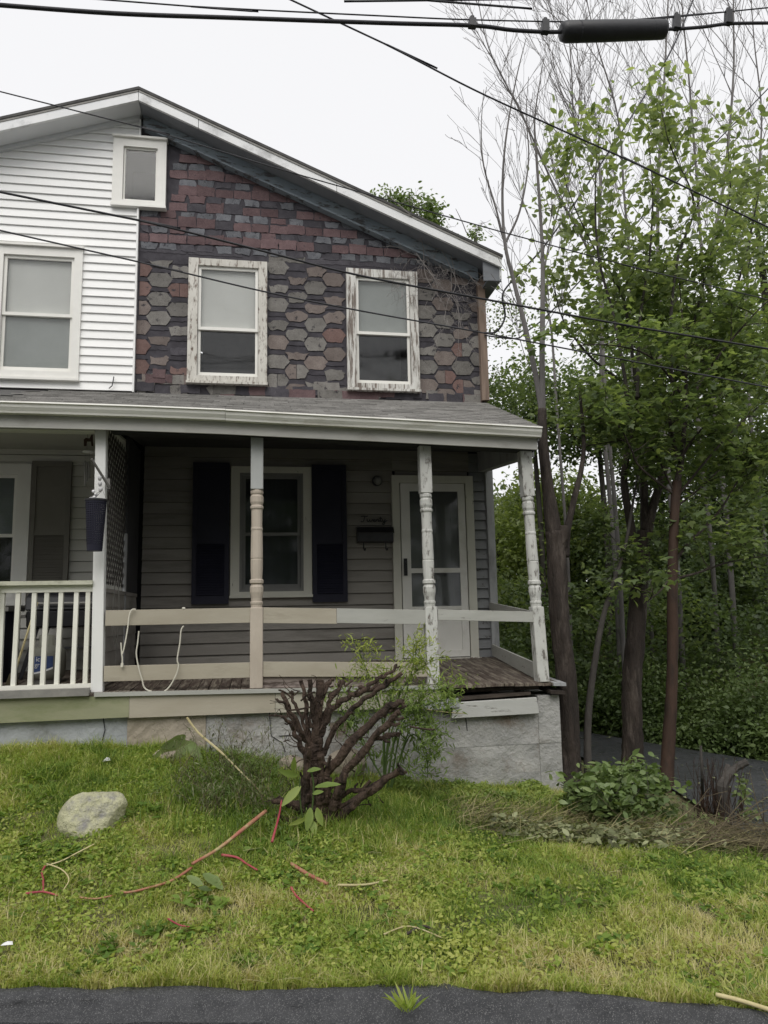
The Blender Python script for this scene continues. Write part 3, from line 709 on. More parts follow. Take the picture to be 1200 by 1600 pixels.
for px0, px1, pz0, pz1 in ((1.78, 2.0, 1.1, 1.9), (2.08, 2.3, 1.1, 1.9), (1.78, 2.0, .68, 1.0), (2.08, 2.3, .68, 1.0)):
    for q in ((px0, px1, pz0, pz0+.025), (px0, px1, pz1-.025, pz1), (px0, px0+.025, pz0+.025, pz1-.025), (px1-.025, px1, pz0+.025, pz1-.025)): m_.box(q[0], q[1], .088, .10, q[2], q[3])
m_.build('inner_door', MT['door_inner'], house)

# porch roof ------------------------------------------------------------------
EV = -1.93
def eave(x): return float(np.interp(x, [-6, -1.3, -.31, .4, 1.13, 2.72], [2.425, 2.412, 2.395, 2.372, 2.352, 2.30]))
NX = 24; xsr = np.linspace(XL, 2.74, NX); m_ = MB()
for a, b in zip(xsr[:-1], xsr[1:]):
    ea = a-(.10 if a > 2.7 else 0); eb = b-(.10 if b > 2.7 else 0)
    m_.hexa([(ea,EV,eave(a)-.045),(eb,EV,eave(b)-.045),(b,.05,3.085),(a,.05,3.085),(ea,EV,eave(a)-.012),(eb,EV,eave(b)-.012),(b,.05,3.122),(a,.05,3.122)])
proof = m_.build('porch_roof', MT['roof_dark'], house)
tab = None; NR = 14
for r in range(NR):
    t0 = r/NR; t1 = (r+1)/NR+.03
    x = -2.45+(r % 2)*.152-(.31 if r % 3 == 0 else .0)*.3
    while x < 2.76:
        xa, xb = max(x, -2.5), min(x+.300, 2.66+.105*t0); x += .306
        if xb-xa < .04: continue
        q = []
        lift = rr.uniform(0, .004)
        cx = (xa+xb)/2
        for xx, t, dz in ((xa, t0, .010+lift), (xb, t0, .010+rr.uniform(0, .005)), (xb, t1, .001), (xa, t1, .001)):
            yy = EV-.015+(.05-EV)*t; q.append((xx, yy, eave(xx)+(3.122-eave(xx))*t-.004+dz))
        m_ = MB(); m_.hexa([(a[0], a[1], a[2]-.008) for a in q]+q)
        cy = EV+(.05-EV)*(t0+t1)/2
        m_.build('roof_shingle', MT['roofing'], proof, loc=(cx, cy, eave(cx)+(3.122-eave(cx))*(t0+t1)/2))
# gutter: a K-profile swept along the sagging eave
def sweep(poly, name, mat, x0, x1, zf, parent, n=26):
    xs_ = np.linspace(x0, x1, n); vs = []; fs = []; k = len(poly)
    for x in xs_:
        for y, z in poly: vs.append((x, y, zf(x)+z))
    for i in range(n-1):
        for j in range(k): fs.append((i*k+j, i*k+(j+1) % k, (i+1)*k+(j+1) % k, (i+1)*k+j))
    fs += [tuple(range(k)), tuple((n-1)*k+j for j in range(k-1, -1, -1))]
    m_ = MB(); m_.add(vs, fs); return m_.build(name, mat, parent)
gp = [(EV+.01, -.015), (EV-.095, -.015), (EV-.100, -.028), (EV-.085, -.036), (EV-.080, -.060), (EV-.060, -.090), (EV-.055, -.106), (EV+.01, -.106), (EV+.01, -.10), (EV-.048, -.10), (EV-.072, -.058), (EV-.088, -.022), (EV+.004, -.022)]
gut = sweep(gp, 'gutter', MT['gutter'], XL, -.30, eave, proof, 8)
sweep([(a, b-.002) for a, b in gp], 'gutter', MT['gutter'], -.297, 2.635, eave, proof, 16)
sweep([(EV+.015, -.05), (EV+.04, -.05), (EV+.04, -.215), (EV+.015, -.215)], 'fascia_board', MT['fascia'], XL, 2.62, eave, proof)
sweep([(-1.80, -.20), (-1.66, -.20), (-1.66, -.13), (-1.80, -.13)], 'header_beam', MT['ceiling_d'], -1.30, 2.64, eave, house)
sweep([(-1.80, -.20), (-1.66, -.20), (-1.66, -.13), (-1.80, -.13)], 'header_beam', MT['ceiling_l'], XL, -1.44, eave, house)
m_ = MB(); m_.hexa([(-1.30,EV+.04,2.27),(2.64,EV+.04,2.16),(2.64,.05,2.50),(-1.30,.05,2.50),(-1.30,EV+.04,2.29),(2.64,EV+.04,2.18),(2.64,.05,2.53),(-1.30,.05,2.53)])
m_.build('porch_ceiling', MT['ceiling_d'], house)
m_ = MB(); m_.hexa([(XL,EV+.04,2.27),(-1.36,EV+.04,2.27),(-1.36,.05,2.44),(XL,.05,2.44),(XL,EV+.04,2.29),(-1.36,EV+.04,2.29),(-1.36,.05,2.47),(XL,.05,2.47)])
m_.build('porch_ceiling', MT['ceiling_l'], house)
# side beam and dark rake on the right
m_ = MB(); m_.hexa([(2.56,-1.72,2.06),(2.66,-1.72,2.06),(2.72,.04,2.25),(2.62,.04,2.25),(2.56,-1.72,2.18),(2.66,-1.72,2.18),(2.72,.04,2.52),(2.62,.04,2.52)])
m_.build('side_beam', MT['corner_grey'], house)
m_ = MB(); m_.hexa([(2.615,EV,2.17),(2.635,EV,2.17),(2.77,.04,2.95),(2.75,.04,2.95),(2.615,EV,2.27),(2.635,EV,2.27),(2.77,.04,3.09),(2.75,.04,3.09)])
m_.build('rake_board', MT['corner_grey'], proof)

# porch floor ------------------------------------------------------------------
def deck_z(x, y):
    f = float(np.interp(x, [-6, -1.3, 0, 1.6, 2.75], [.0, -.045, -.065, -.09, -.105]))
    return .04+(f-.04)*(y/-1.8)
fl = MB(); fl.box(XL, 2.6, -1.70, .05, -.17, -.14); floor = fl.build('porch_floor', MT['darkwood'], house)
x = -2.46
while x < 2.76:
    wd = .092; a, b = x+.003, min(x+wd-.003, 2.765); x += wd
    if b-a < .03: continue
    j = rr.uniform(-.02, .012) if x > 1.4 else rr.uniform(-.006, .004); dz = rr.uniform(-.004, .004)
    y0 = -1.80+j; y1 = .0
    q = [(a, y0, deck_z(a, y0)+dz), (b, y0, deck_z(b, y0)+dz), (b, y1, deck_z(b, y1)), (a, y1, deck_z(a, y1))]
    m_ = MB(); m_.hexa([(p_[0], p_[1], p_[2]-.024) for p_ in q]+q)
    m_.build('deck_plank', MT['deckwood'], floor)
# fronts of the deck
def front(x0, x1, top, bot, y0, y1, name, mat, parent=house, n=8, label=None):
    xs_ = np.linspace(x0, x1, n); m_ = MB()
    for a, b in zip(xs_[:-1], xs_[1:]):
        m_.hexa([(a,y0,bot(a)),(b,y0,bot(b)),(b,y1,bot(b)),(a,y1,bot(a)),(a,y0,top(a)),(b,y0,top(b)),(b,y1,top(b)),(a,y1,top(a))])
    o = m_.build(name, mat, parent)
    if label: o['label'] = label
    return o
dz_ = lambda x: deck_z(x, -1.8)
front(-1.36, 1.62, lambda x: dz_(x)+.004, lambda x: dz_(x)-.03, -1.825, -1.80, 'edge_trim', MT['rail_white'])
front(XL, -1.40, lambda x: .0, lambda x: -.062, -1.84, -1.78, 'edge_trim', MT['metal_grey'])
front(XL, -1.08, lambda x: -.062+.004*(x+1), lambda x: -.255+.004*(x+1), -1.80, -1.76, 'skirt_board', MT['olive_board'], label='olive green skirt board under the white railing')
front(-1.078, .14, lambda x: dz_(x)-.03, lambda x: -.262-.004*(x+1), -1.80, -1.76, 'skirt_board', MT['tan_board'], label='tan skirt board')
front(.143, 1.62, lambda x: dz_(x)-.03, lambda x: -.268-.006*x, -1.802, -1.76, 'skirt_board', MT['tan_skirt'], label='pale tan skirt board behind the stump')
m_ = MB(); m_.hexa([(1.72,-1.815,-.385),(2.55,-1.815,-.375),(2.55,-1.78,-.375),(1.72,-1.78,-.385),(1.74,-1.815,-.245),(2.53,-1.815,-.228),(2.53,-1.78,-.228),(1.74,-1.78,-.245)])
m_.build('skirt_board', MT['loose_board'], house, bevel=.004)['label'] = 'loose broken white skirt board at the rotten corner'
m_ = MB(); m_.hexa([(1.46,-1.83,-.30),(1.79,-1.83,-.285),(1.79,-1.80,-.285),(1.46,-1.80,-.30),(1.46,-1.83,-.215),(1.78,-1.83,-.205),(1.78,-1.80,-.205),(1.46,-1.80,-.215)])
m_.build('skirt_board', MT['corner_grey'], house)['label'] = 'short grey board end'
m_ = MB(); m_.hexa([(1.78,-1.80,-.23),(2.48,-1.80,-.205),(2.48,-1.70,-.205),(1.78,-1.70,-.23),(1.78,-1.80,-.20),(2.48,-1.80,-.18),(2.48,-1.70,-.18),(1.78,-1.70,-.20)])
m_.build('rotten_beam', MT['darkwood'], house)

# foundation -----------------------------------------------------------------
def rough_block(x0, x1, y0, y1, z0, z1, name, mat, label=None, cell=.05, amp=.006, seed=0):
    nx = max(2, int((x1-x0)/cell)); nz = max(2, int((z1-z0)/cell)); vs = []; fs = []
    for j in range(nz+1):
        for i in range(nx+1):
            xx = x0+(x1-x0)*i/nx; zz = z0+(z1-z0)*j/nz
            e = 0 if i in (0, nx) or j in (0, nz) else 1
            vs.append((xx, y0-e*amp*2*(vnoise(xx, zz, .16, 41+seed)-.5)-e*amp*(vnoise(xx, zz, .06, 42+seed)-.5), zz))
    for j in range(nz):
        for i in range(nx):
            o = j*(nx+1)+i; fs.append((o, o+1, o+nx+2, o+nx+1))
    m_ = MB(); m_.add(vs, fs)
    # remaining five faces
    b = len(m_.v)
    m_.add([(x0,y0,z0),(x1,y0,z0),(x1,y1,z0),(x0,y1,z0),(x0,y0,z1),(x1,y0,z1),(x1,y1,z1),(x0,y1,z1)], [(0,3,2,1),(4,5,6,7),(1,2,6,5),(2,3,7,6),(3,0,4,7)])
    o = m_.build(name, mat, house)
    if label: o['label'] = label
    return o
rough_block(XL, -1.10, -1.74, -1.5, -1.4, -.235, 'foundation', MT['stucco_blue'], 'blue grey painted foundation under the olive board', amp=.008)
rough_block(-1.098, -.45, -1.752, -1.5, -1.4, -.24, 'foundation', MT['stucco_tan'], 'tan stuccoed foundation', amp=.014, seed=5)
rough_block(-.448, .62, -1.742, -1.5, -1.4, -.25, 'foundation', MT['concrete'], 'cracked grey foundation behind the weeds', amp=.01, seed=9)
for i, (za, zb) in enumerate(((-1.4, -.903), (-.9015, -.653), (-.6515, -.385))):
    rough_block(.622, 2.56, -1.745+.003*(i % 2), -1.5, za, zb, 'foundation_course', MT['concrete'], amp=.006, seed=12+i)
    rough_block(2.562, 2.775, -1.75+.004*(i % 2), -1.1, za, zb if i < 2 else -.22, 'foundation_course', MT['concrete'], amp=.007, seed=17+i)
MB().box(2.3, 2.76, -1.1, .1, -1.4, -.25).build('side_foundation', MT['concrete'], house)
MB().box(.63, 1.66, -1.735, -1.5, -.383, -.27).build('foundation_cap', MT['concrete'], house)
# cracks as thin recesses filled with dark mortar gaps
for pts in ([(420,1105),(424,1150),(440,1160),(446,1175)], [(436,1150),(470,1148),(488,1142),(492,1128)], [(160,1112),(164,1140),(158,1165)], [(282,1118),(279,1148)], [(727,1115),(730,1142)]):
    m_ = MB(); m_.tube([at(u, v, -1.748) for u, v in pts], .004, 4); m_.build('crack', MT['dark'], house)

# posts -------------------------------------------------------------------------
def turned_post(xb, xt, zb, zt, mat, label, y=-1.72, hw=.056, block=True):
    n = 14; prof = [(.050,.662),(.052,.69),(.056,.70),(.056,.715),(.048,.722),(.050,.75),(.060,.80),(.060,.845),(.048,.868),(.062,.880),(.062,.905),(.050,.915),(.054,1.00),(.055,1.085),(.051,1.092),(.055,1.10),(.052,1.30),(.050,1.345),(.053,1.352),(.053,1.366),(.049,1.374),(.050,1.53),(.060,1.545),(.060,1.562),(.050,1.572),(.060,1.60),(.060,1.648),(.050,1.665),(.058,1.68),(.058,1.70),(.048,1.715)]
    sc = (zt-zb-.0)/2.27
    X = lambda z: xb+(xt-xb)*(z-zb)/(zt-zb)
    m_ = MB(); a = zb+.70*sc; b = zb+1.76*sc
    m_.hexa([(X(zb)-hw,y-hw,zb),(X(zb)+hw,y-hw,zb),(X(zb)+hw,y+hw,zb),(X(zb)-hw,y+hw,zb),(X(a)-hw,y-hw,a),(X(a)+hw,y-hw,a),(X(a)+hw,y+hw,a),(X(a)-hw,y+hw,a)])
    o = m_.build('porch_post', MT[mat], house, bevel=.005); o['label'] = label; m_ = MB()
    m_.hexa([(X(b)-hw,y-hw,b),(X(b)+hw,y-hw,b),(X(b)+hw,y+hw,b),(X(b)-hw,y+hw,b),(X(zt)-hw,y-hw,zt),(X(zt)+hw,y-hw,zt),(X(zt)+hw,y+hw,zt),(X(zt)-hw,y+hw,zt)])
    m_.build('upper_block', MT['post_grey' if mat == 'post_tan' else mat], o, bevel=.005)
    vs = []; fs = []; m2 = MB()
    zlo, zhi = a-.004, b+.004
    for r, z in prof:
        zz = zlo+(z-.662)/(1.715-.662)*(zhi-zlo)
        for k in range(n):
            t = 2*math.pi*k/n; vs.append((X(zz)+r*math.cos(t), y+r*math.sin(t), zz))
    m = len(prof); fs = [(i*n+k, i*n+(k+1) % n, (i+1)*n+(k+1) % n, (i+1)*n+k) for i in range(m-1) for k in range(n)]
    fs += [tuple(range(n-1, -1, -1)), tuple((m-1)*n+k for k in range(n))]
    m2.add(vs, fs); m2.build('turned_shaft', MT[mat], o, smooth=False)
    return o
turned_post(-.022, -.022, deck_z(0, -1.72), 2.22, 'post_tan', 'tan turned post in front of the porch window')
turned_post(1.572, 1.552, deck_z(1.57, -1.72), 2.20, 'post_peel', 'peeling turned post in front of the door')
turned_post(2.625, 2.555, deck_z(2.6, -1.72), 2.17, 'post_peel', 'peeling leaning turned post at the porch corner')
MB().hexa([(-1.40,-1.765,-.045),(-1.305,-1.765,-.045),(-1.305,-1.675,-.045),(-1.40,-1.675,-.045),(-1.435,-1.765,2.28),(-1.345,-1.765,2.28),(-1.345,-1.675,2.28),(-1.435,-1.675,2.28)]).build('porch_post', MT['post_white'], house, bevel=.004)['label'] = 'plain white square post between the two porches'

# rails
def rail(pa, pb, zat, h, mat, y=-1.765, t=.022, name='rail_board', label=None):
    m_ = MB(); (xa, za), (xb, zb) = pa, pb
    m_.hexa([(xa,y,za-h),(xb,y,zb-h),(xb,y+t,zb-h),(xa,y+t,za-h),(xa,y,za),(xb,y,zb),(xb,y+t,zb),(xa,y+t,za)])
    o = m_.build(name, MT[mat], house, bevel=.002)
    if label: o['label'] = label
rail((-1.30, .642), (-.078, .642), 0, .132, 'tan_board'); rail((-1.30, .172), (-.078, .165), 0, .13, 'tan_board')
rail((.036, .642), (.69, .620), 0, .138, 'tan_board'); rail((.692, .622), (1.515, .592), 0, .132, 'rail_white')
rail((.036, .168), (1.515, .118), 0, .13, 'tan_board')
rail((.036, .03), (1.30, .0), 0, .09, 'kick', y=-1.735, t=.018, name='kick_board')
rail((1.63, .595), (2.575, .555), 0, .098, 'rail_white', label='flaking white rail beside the door')
m_ = MB(); m_.hexa([(2.585,-1.70,.455),(2.61,-1.70,.455),(2.70,-.03,.58),(2.675,-.03,.58),(2.585,-1.70,.555),(2.61,-1.70,.555),(2.70,-.03,.675),(2.675,-.03,.675)])
m_.build('rail_board', MT['rail_white'], house)
m_ = MB(); m_.hexa([(2.60,-1.70,-.09),(2.625,-1.70,-.09),(2.71,-.03,.06),(2.685,-.03,.06),(2.60,-1.70,.06),(2.625,-1.70,.06),(2.71,-.03,.185),(2.685,-.03,.185)])
m_.build('rail_board', MT['rail_white'], house)
# loose plank ends at the corner of the floor
MB().hexa([(2.70,-1.82,-.13),(2.84,-1.78,-.14),(2.86,-1.3,-.12),(2.72,-1.3,-.11),(2.70,-1.82,-.10),(2.84,-1.78,-.11),(2.86,-1.3,-.09),(2.72,-1.3,-.08)]).build('plank_end', MT['corner_grey'], house)
MB().hexa([(2.66,-1.84,-.20),(2.82,-1.80,-.215),(2.82,-1.4,-.20),(2.68,-1.4,-.19),(2.66,-1.84,-.17),(2.82,-1.80,-.185),(2.82,-1.4,-.17),(2.68,-1.4,-.16)]).build('plank_end', MT['darkwood'], house)

# white railing of the neighbour porch
m_ = MB(); m_.box(-3.7, -1.41, -1.79, -1.66, .865, .90); hr = m_.build('porch_railing', MT['rail_green'], house)
MB().box(-3.7, -1.41, -1.745, -1.695, .805, .864).build('top_rail', MT['baluster'], hr)
MB().hexa([(-3.7,-1.75,-.02),(-1.40,-1.75,-.025),(-1.40,-1.69,-.025),(-3.7,-1.69,-.02),(-3.7,-1.75,.032),(-1.40,-1.75,.03),(-1.40,-1.69,.03),(-3.7,-1.69,.032)]).build('bottom_rail', MT['baluster'], hr)
bx = [-2.145, -2.02, -1.89, -1.79, -1.675, -1.55, -1.455]
for b in bx+[-2.145-.12*i for i in range(1, 12)]:
    j = rr.uniform(-.012, .012)
    MB().hexa([(b-.018+j,-1.738,.031),(b+.018+j,-1.738,.031),(b+.018+j,-1.702,.031),(b-.018+j,-1.702,.031),(b-.018,-1.738,.806),(b+.018,-1.738,.806),(b+.018,-1.702,.806),(b-.018,-1.702,.806)]).build('baluster', MT['baluster'], hr)

# divider between the porches: lattice above a clapboard knee wall
dv = MB().box(-1.365, -1.335, -1.62, -.02, .0, .80); dvo = dv.build('divider_wall', MT['clap'], house)
for zz in np.arange(.02, .78, .131):
    m_ = MB(); m_.hexa([(-1.335,-1.62,zz),(-1.318,-1.62,zz),(-1.318,-.02,zz),(-1.335,-.02,zz),(-1.335,-1.62,zz+.128),(-1.326,-1.62,zz+.128),(-1.326,-.02,zz+.128),(-1.335,-.02,zz+.128)]); m_.build('clapboard', MT['clap'], dvo)
MB().box(-1.375, -1.315, -1.66, -.02, .80, .835).build('cap_rail', MT['clap'], dvo)
MB().box(-1.345, -1.315, -.75, -.70, .06, 1.42).build('conduit', MT['corner_grey'], dvo)
MB().box(-1.36, -1.325, -.70, .04, .835, 2.44).build('solid_panel', MT['ceiling_d'], dvo)
m_ = MB(); y0, y1, z0, z1 = -1.66, -.70, .885, 2.27
pit = .108
for s_ in (1, -1):
    c = -3.0
    while c < 5:
        # line z = s*y + c clipped to the panel
        pts = []
        for y in (y0, y1):
            z = s_*y+c
            if z0 <= z <= z1: pts.append((y, z))
        for z in (z0, z1):
            y = (z-c)/s_
            if y0 < y < y1: pts.append((y, z))
        if len(pts) >= 2:
            pts.sort(); (ya, za), (yb, zb) = pts[0], pts[-1]
            if math.hypot(yb-ya, zb-za) > .03: m_.bar((-1.345+.006*s_, ya, za), (-1.345+.006*s_, yb, zb), .027, .005, (1, 0, 0))
        c += pit
lt = m_.build('lattice', MT['lattice'], dvo); lt['kind'] = 'stuff'

# ================================================================== THINGS ON THE PORCH
# mailbox
t = thing('mailbox', 'black wall mailbox with two hooks below, left of the storm door', 'mailbox', (1.325, .0, 1.38))
m_ = MB(); m_.prism_x([(.004, 1.385), (-.09, 1.385), (-.10, 1.40), (-.10, 1.50), (-.06, 1.555), (.004, 1.56)], 1.115, 1.535); m_.build('box', MT['metal_black'], t)
m_ = MB(); m_.prism_x([(.003, 1.561), (-.064, 1.557), (-.106, 1.50), (-.110, 1.49), (-.114, 1.50), (-.066, 1.565), (.003, 1.570)], 1.108, 1.542); m_.build('lid', MT['metal_black'], t)
for xx in (1.19, 1.45): MB().tube([(xx, -.05, 1.386), (xx, -.05, 1.32), (xx+.006, -.06, 1.298), (xx+.012, -.08, 1.296), (xx+.014, -.09, 1.315)], .008, 6).build('hook', MT['metal_black'], t)
# house number in script: Twenty
m_ = MB(); ox, oz, sc = 1.17, 1.635, .062
strokes = [[(0,1),(.35,1.06),(.8,1.0),(1.0,1.08)], [(.55,1.02),(.5,.5),(.35,.05),(.1,.0),(.0,.15)],
 [(.9,.55),(.95,.1),(1.1,.0),(1.25,.25),(1.3,.5),(1.3,.1),(1.45,0),(1.65,.3),(1.68,.5),(1.75,.4)],
 [(1.75,.2),(1.95,.25),(2.05,.42),(1.92,.5),(1.8,.3),(1.88,.05),(2.05,.0),(2.2,.2)],
 [(2.2,.45),(2.22,0),(2.3,.35),(2.45,.48),(2.55,.35),(2.55,.05),(2.65,0),(2.8,.3)],
 [(2.9,.95),(2.85,.2),(2.95,0),(3.1,.1)], [(2.7,.62),(3.1,.68)],
 [(3.15,.5),(3.2,.12),(3.35,.05),(3.5,.3),(3.55,.5),(3.5,-.2),(3.35,-.55),(3.15,-.5),(3.2,-.25),(3.6,.05),(3.85,.25)]]
for st in strokes: m_.tube([(ox+a*sc*1.3, -.006, oz+b*sc) for a, b in st], .0055, 5)
tag(m_.build('house_number_sign', MT['metal_black'], None, loc=(1.3, 0, 1.63)), 'small black script lettering spelling Twenty, above the mailbox', 'sign')
# round wall light
t = thing('wall_light', 'round dark unlit wall light high on the porch wall, left of the door', 'wall light', (1.37, 0, 2.12))
m_ = MB(); m_.tube([(1.37, .01, 2.12), (1.37, -.015, 2.12)], .062, 14); m_.build('base_plate', MT['metal_black'], t)
m_ = MB(); m_.tube([(1.37, -.015, 2.12), (1.37, -.05, 2.118), (1.37, -.085, 2.11), (1.37, -.10, 2.105)], [.045, .052, .044, .02], 14); m_.build('globe', MT['storm_grey'], t, smooth=True)
# white cords
def path(pts, Y): return [at(u, v, Y) for u, v in pts]
def smooth_path(P, sub=5):
    P = [Vector(p) for p in P]; out = []
    for i in range(len(P)-1):
        p0, p1, p2, p3 = P[max(i-1, 0)], P[i], P[i+1], P[min(i+2, len(P)-1)]
        for k in range(sub):
            t = k/sub; out.append(.5*((2*p1)+(p2-p0)*t+(2*p0-5*p1+4*p2-p3)*t*t+(3*p1-p0-3*p2+p3)*t**3))
    out.append(P[-1]); return out
m_ = MB(); m_.tube(smooth_path(path([(212, 952), (206, 953), (202, 962), (199, 985), (194, 1012), (191, 1022)], -1.79)), .006, 6); m_.tube(smooth_path(path([(189, 1004), (190, 1020), (191, 1028), (191, 1038)], -1.79)), .006, 6)
m_.bar(at(191, 1036, -1.79), at(190.5, 1042, -1.79), .02, .014)
tag(m_.build('extension_cord', MT['cord'], None), 'short white cord with a plug end hooked over the tan rail', 'cord')
m_ = MB(); m_.tube(smooth_path(path([(217, 986), (215, 1005), (213, 1022), (217, 1045), (222, 1062), (226, 1075), (238, 1081), (252, 1082), (264, 1074), (275, 1055), (279, 1040), (277, 1030), (281, 1005), (283, 985), (287, 978)], -1.80)), .0062, 6)
tag(m_.build('extension_cord', MT['cord'], None), 'long white cord hanging in a loop below the tan bottom rail', 'cord')
m_ = MB(); m_.lathe(*at(287, 951, -1.755)[:2], [(.0, at(287, 951, -1.755).z-.012), (.014, at(287, 951, -1.755).z-.006), (.016, at(287, 951, -1.755).z+.006), (.008, at(287, 951, -1.755).z+.013)], 8)
tag(m_.build('rail_knob', MT['cord'], None, smooth=True), 'small white knob sitting on top of the tan upper rail', 'knob')
m_ = MB(); m_.tube(smooth_path(path([(180, 905), (178, 930), (176, 960), (177, 990), (180, 1010)], -1.5)), .004, 5); m_.tube(smooth_path(path([(184, 905), (186, 940), (184, 985), (181, 1030), (180, 1040)], -1.45)), .004, 5)
tag(m_.build('dangling_cable', MT['metal_grey'], None), 'thin grey cables hanging below the lattice behind the rails', 'cable')
# bracket with insulators
t = thing('plant_bracket', 'brown plant bracket on the white post holding the black basket', 'bracket', at(170, 758, -1.79))
m_ = MB(); m_.bar(at(170, 760, -1.785), at(143, 717, -1.95), .016, .016); m_.build('arm', MT['metal_grey'], t)
m_ = MB(); m_.bar(at(169, 748, -1.775), at(169.5, 764, -1.775), .03, .012); m_.build('wall_plate', MT['metal_grey'], t)
m_ = MB(); a = at(156, 744, -1.87)
for i in range(3): m_.lathe(a.x+.004*i, a.y, [(.012, a.z-.05*i), (.018, a.z-.05*i-.008), (.016, a.z-.05*i-.025), (.008, a.z-.05*i-.04)], 10)
m_.build('insulator', MT['label_white'], t, smooth=True)
# tapered mesh basket
P = at(149, 821, -1.93); zt, zb = at(149, 781, -1.93).z, at(149, 861, -1.93).z
t = thing('hanging_basket', 'tall black tapered mesh basket hanging on the white post', 'hanging basket', (P.x, P.y, zb))
m_ = MB(); n = 60; rows_ = 46
vs = []
for i in range(rows_+1):
    z = zt+(zb-zt)*i/rows_; r = .086+(.062-.086)*i/rows_
    for k in range(n): a = 2*math.pi*k/n; vs.append((P.x+r*math.cos(a), P.y+r*math.sin(a), z))
fs = [(i*n+k, i*n+(k+1) % n, (i+1)*n+(k+1) % n, (i+1)*n+k) for i in range(rows_) for k in range(n) if not (2 <= i < rows_-5 and (k % 2 == 1) and (i % 2 == 1))]
fs.append(tuple(rows_*n+k for k in range(n)))
m_.add(vs, fs); m_.build('mesh_body', MT['navy'], t)
m_ = MB(); m_.lathe(P.x, P.y, [(.088, zt-.012), (.092, zt-.010), (.092, zt+.004), (.086, zt+.004)], 24); m_.build('rim', MT['metal_black'], t)
m_ = MB(); top = at(160, 765, -1.90)
for a in (0, 2.1, 4.2): m_.tube([(P.x+.085*math.cos(a), P.y+.085*math.sin(a), zt), (top.x, top.y, top.z)], .0025, 4)
m_.build('hanger', MT['metal_grey'], t)
m_ = MB()
for u, v in ((146, 768), (150, 773), (142, 779), (147, 777)):
    q = at(u, v, -1.93); m_.lathe(q.x, q.y, [(.004, q.z-.014), (.014, q.z-.006), (.015, q.z+.006), (.006, q.z+.014)], 8)
m_.build('white_bulb', MT['label_white'], t, smooth=True)
# wind chime
q0 = at(137, 664, -1.3)
t = thing('wind_chime', 'rusty horse wind chime with metal tubes hanging under the pale porch ceiling', 'wind chime', (q0.x, q0.y, 2.0))
m_ = MB(); m_.tube([q0, at(137, 684, -1.3)], .003, 4); m_.tube([at(136, 694, -1.3), at(136, 706, -1.3)], .002, 4); m_.build('cord', MT['metal_grey'], t)
pts = [(131,697),(131,687),(134,684),(140,685),(143,679),(146,675),(149,678),(145,680),(145,687),(146,697),(143,697),(142,690),(136,690),(135,697)]
m_ = MB(); m_.prism_y([(at(u, v, -1.3).x, at(u, v, -1.3).z) for u, v in pts], -1.303, -1.297); m_.build('horse', MT['bark_red'], t)
q = at(138, 706, -1.3); m_ = MB(); m_.lathe(q.x, q.y, [(.02, q.z+.006), (.052, q.z+.002), (.052, q.z-.006), (.02, q.z-.010)], 16); m_.build('disc', MT['label_white'], t)
for u, v0, v1 in ((133, 720, 760), (139.5, 721, 747), (136, 722, 752)):
    MB().tube([at(u, v0, -1.3), at(u, v1, -1.3)], .010, 8).build('chime_tube', MT['metal_grey'], t)
    MB().tube([at(u, 708, -1.3), at(u, v0, -1.3)], .0015, 4).build('string', MT['metal_grey'], t)
# propane tank
cx, cy = -1.935, -1.05; zf = deck_z(cx, cy)
t = thing('propane_tank', 'grey propane tank with blue label standing behind the white balusters', 'propane tank', (cx, cy, zf))
m_ = MB(); pr = [(.10, zf+.03), (.135, zf+.045), (.155, zf+.09), (.155, zf+.25), (.150, zf+.285), (.125, zf+.325), (.08, zf+.345), (.03, zf+.35)]
m_.lathe(cx, cy, pr, 28); m_.build('tank_body', MT['tank'], t, smooth=True)
MB().lathe(cx, cy, [(.11, zf), (.115, zf), (.115, zf+.05), (.11, zf+.05)], 20).build('foot_ring', MT['metal_grey'], t)
m_ = MB()
for k in range(14):
    a0 = math.pi*2*(k/20)+1.2; a1 = a0+math.pi*2/20
    m_.hexa([(cx+.085*math.cos(a0),cy+.085*math.sin(a0),zf+.33),(cx+.085*math.cos(a1),cy+.085*math.sin(a1),zf+.33),(cx+.078*math.cos(a1),cy+.078*math.sin(a1),zf+.33),(cx+.078*math.cos(a0),cy+.078*math.sin(a0),zf+.33),
             (cx+.085*math.cos(a0),cy+.085*math.sin(a0),zf+.44),(cx+.085*math.cos(a1),cy+.085*math.sin(a1),zf+.44),(cx+.078*math.cos(a1),cy+.078*math.sin(a1),zf+.44),(cx+.078*math.cos(a0),cy+.078*math.sin(a0),zf+.44)])
m_.build('collar', MT['tank'], t)
m_ = MB(); m_.lathe(cx, cy, [(.018, zf+.35), (.018, zf+.40), (.030, zf+.402), (.030, zf+.42)], 10); m_.build('valve', MT['metal_black'], t)
def curved(u0, u1, z0f, z1f, r, name, mat):
    m_ = MB(); vs = []; n = 14
    for i in range(n+1):
        s_ = i/n; a = u0+(u1-u0)*s_; vs += [(cx+r*math.cos(a), cy+r*math.sin(a), zf+z0f(s_)), (cx+r*math.cos(a), cy+r*math.sin(a), zf+z1f(s_))]
    m_.add(vs, [(2*i, 2*i+2, 2*i+3, 2*i+1) for i in range(n)]); return m_.build(name, mat, t)
curved(R(205), R(300), lambda s_: .10+.05*s_**2, lambda s_: .25, .1565, 'blue_label', MT['label_blue'])
curved(R(205), R(300), lambda s_: .085+.05*s_**2, lambda s_: .098+.055*s_**2, .1568, 'white_stripe', MT['label_white'])
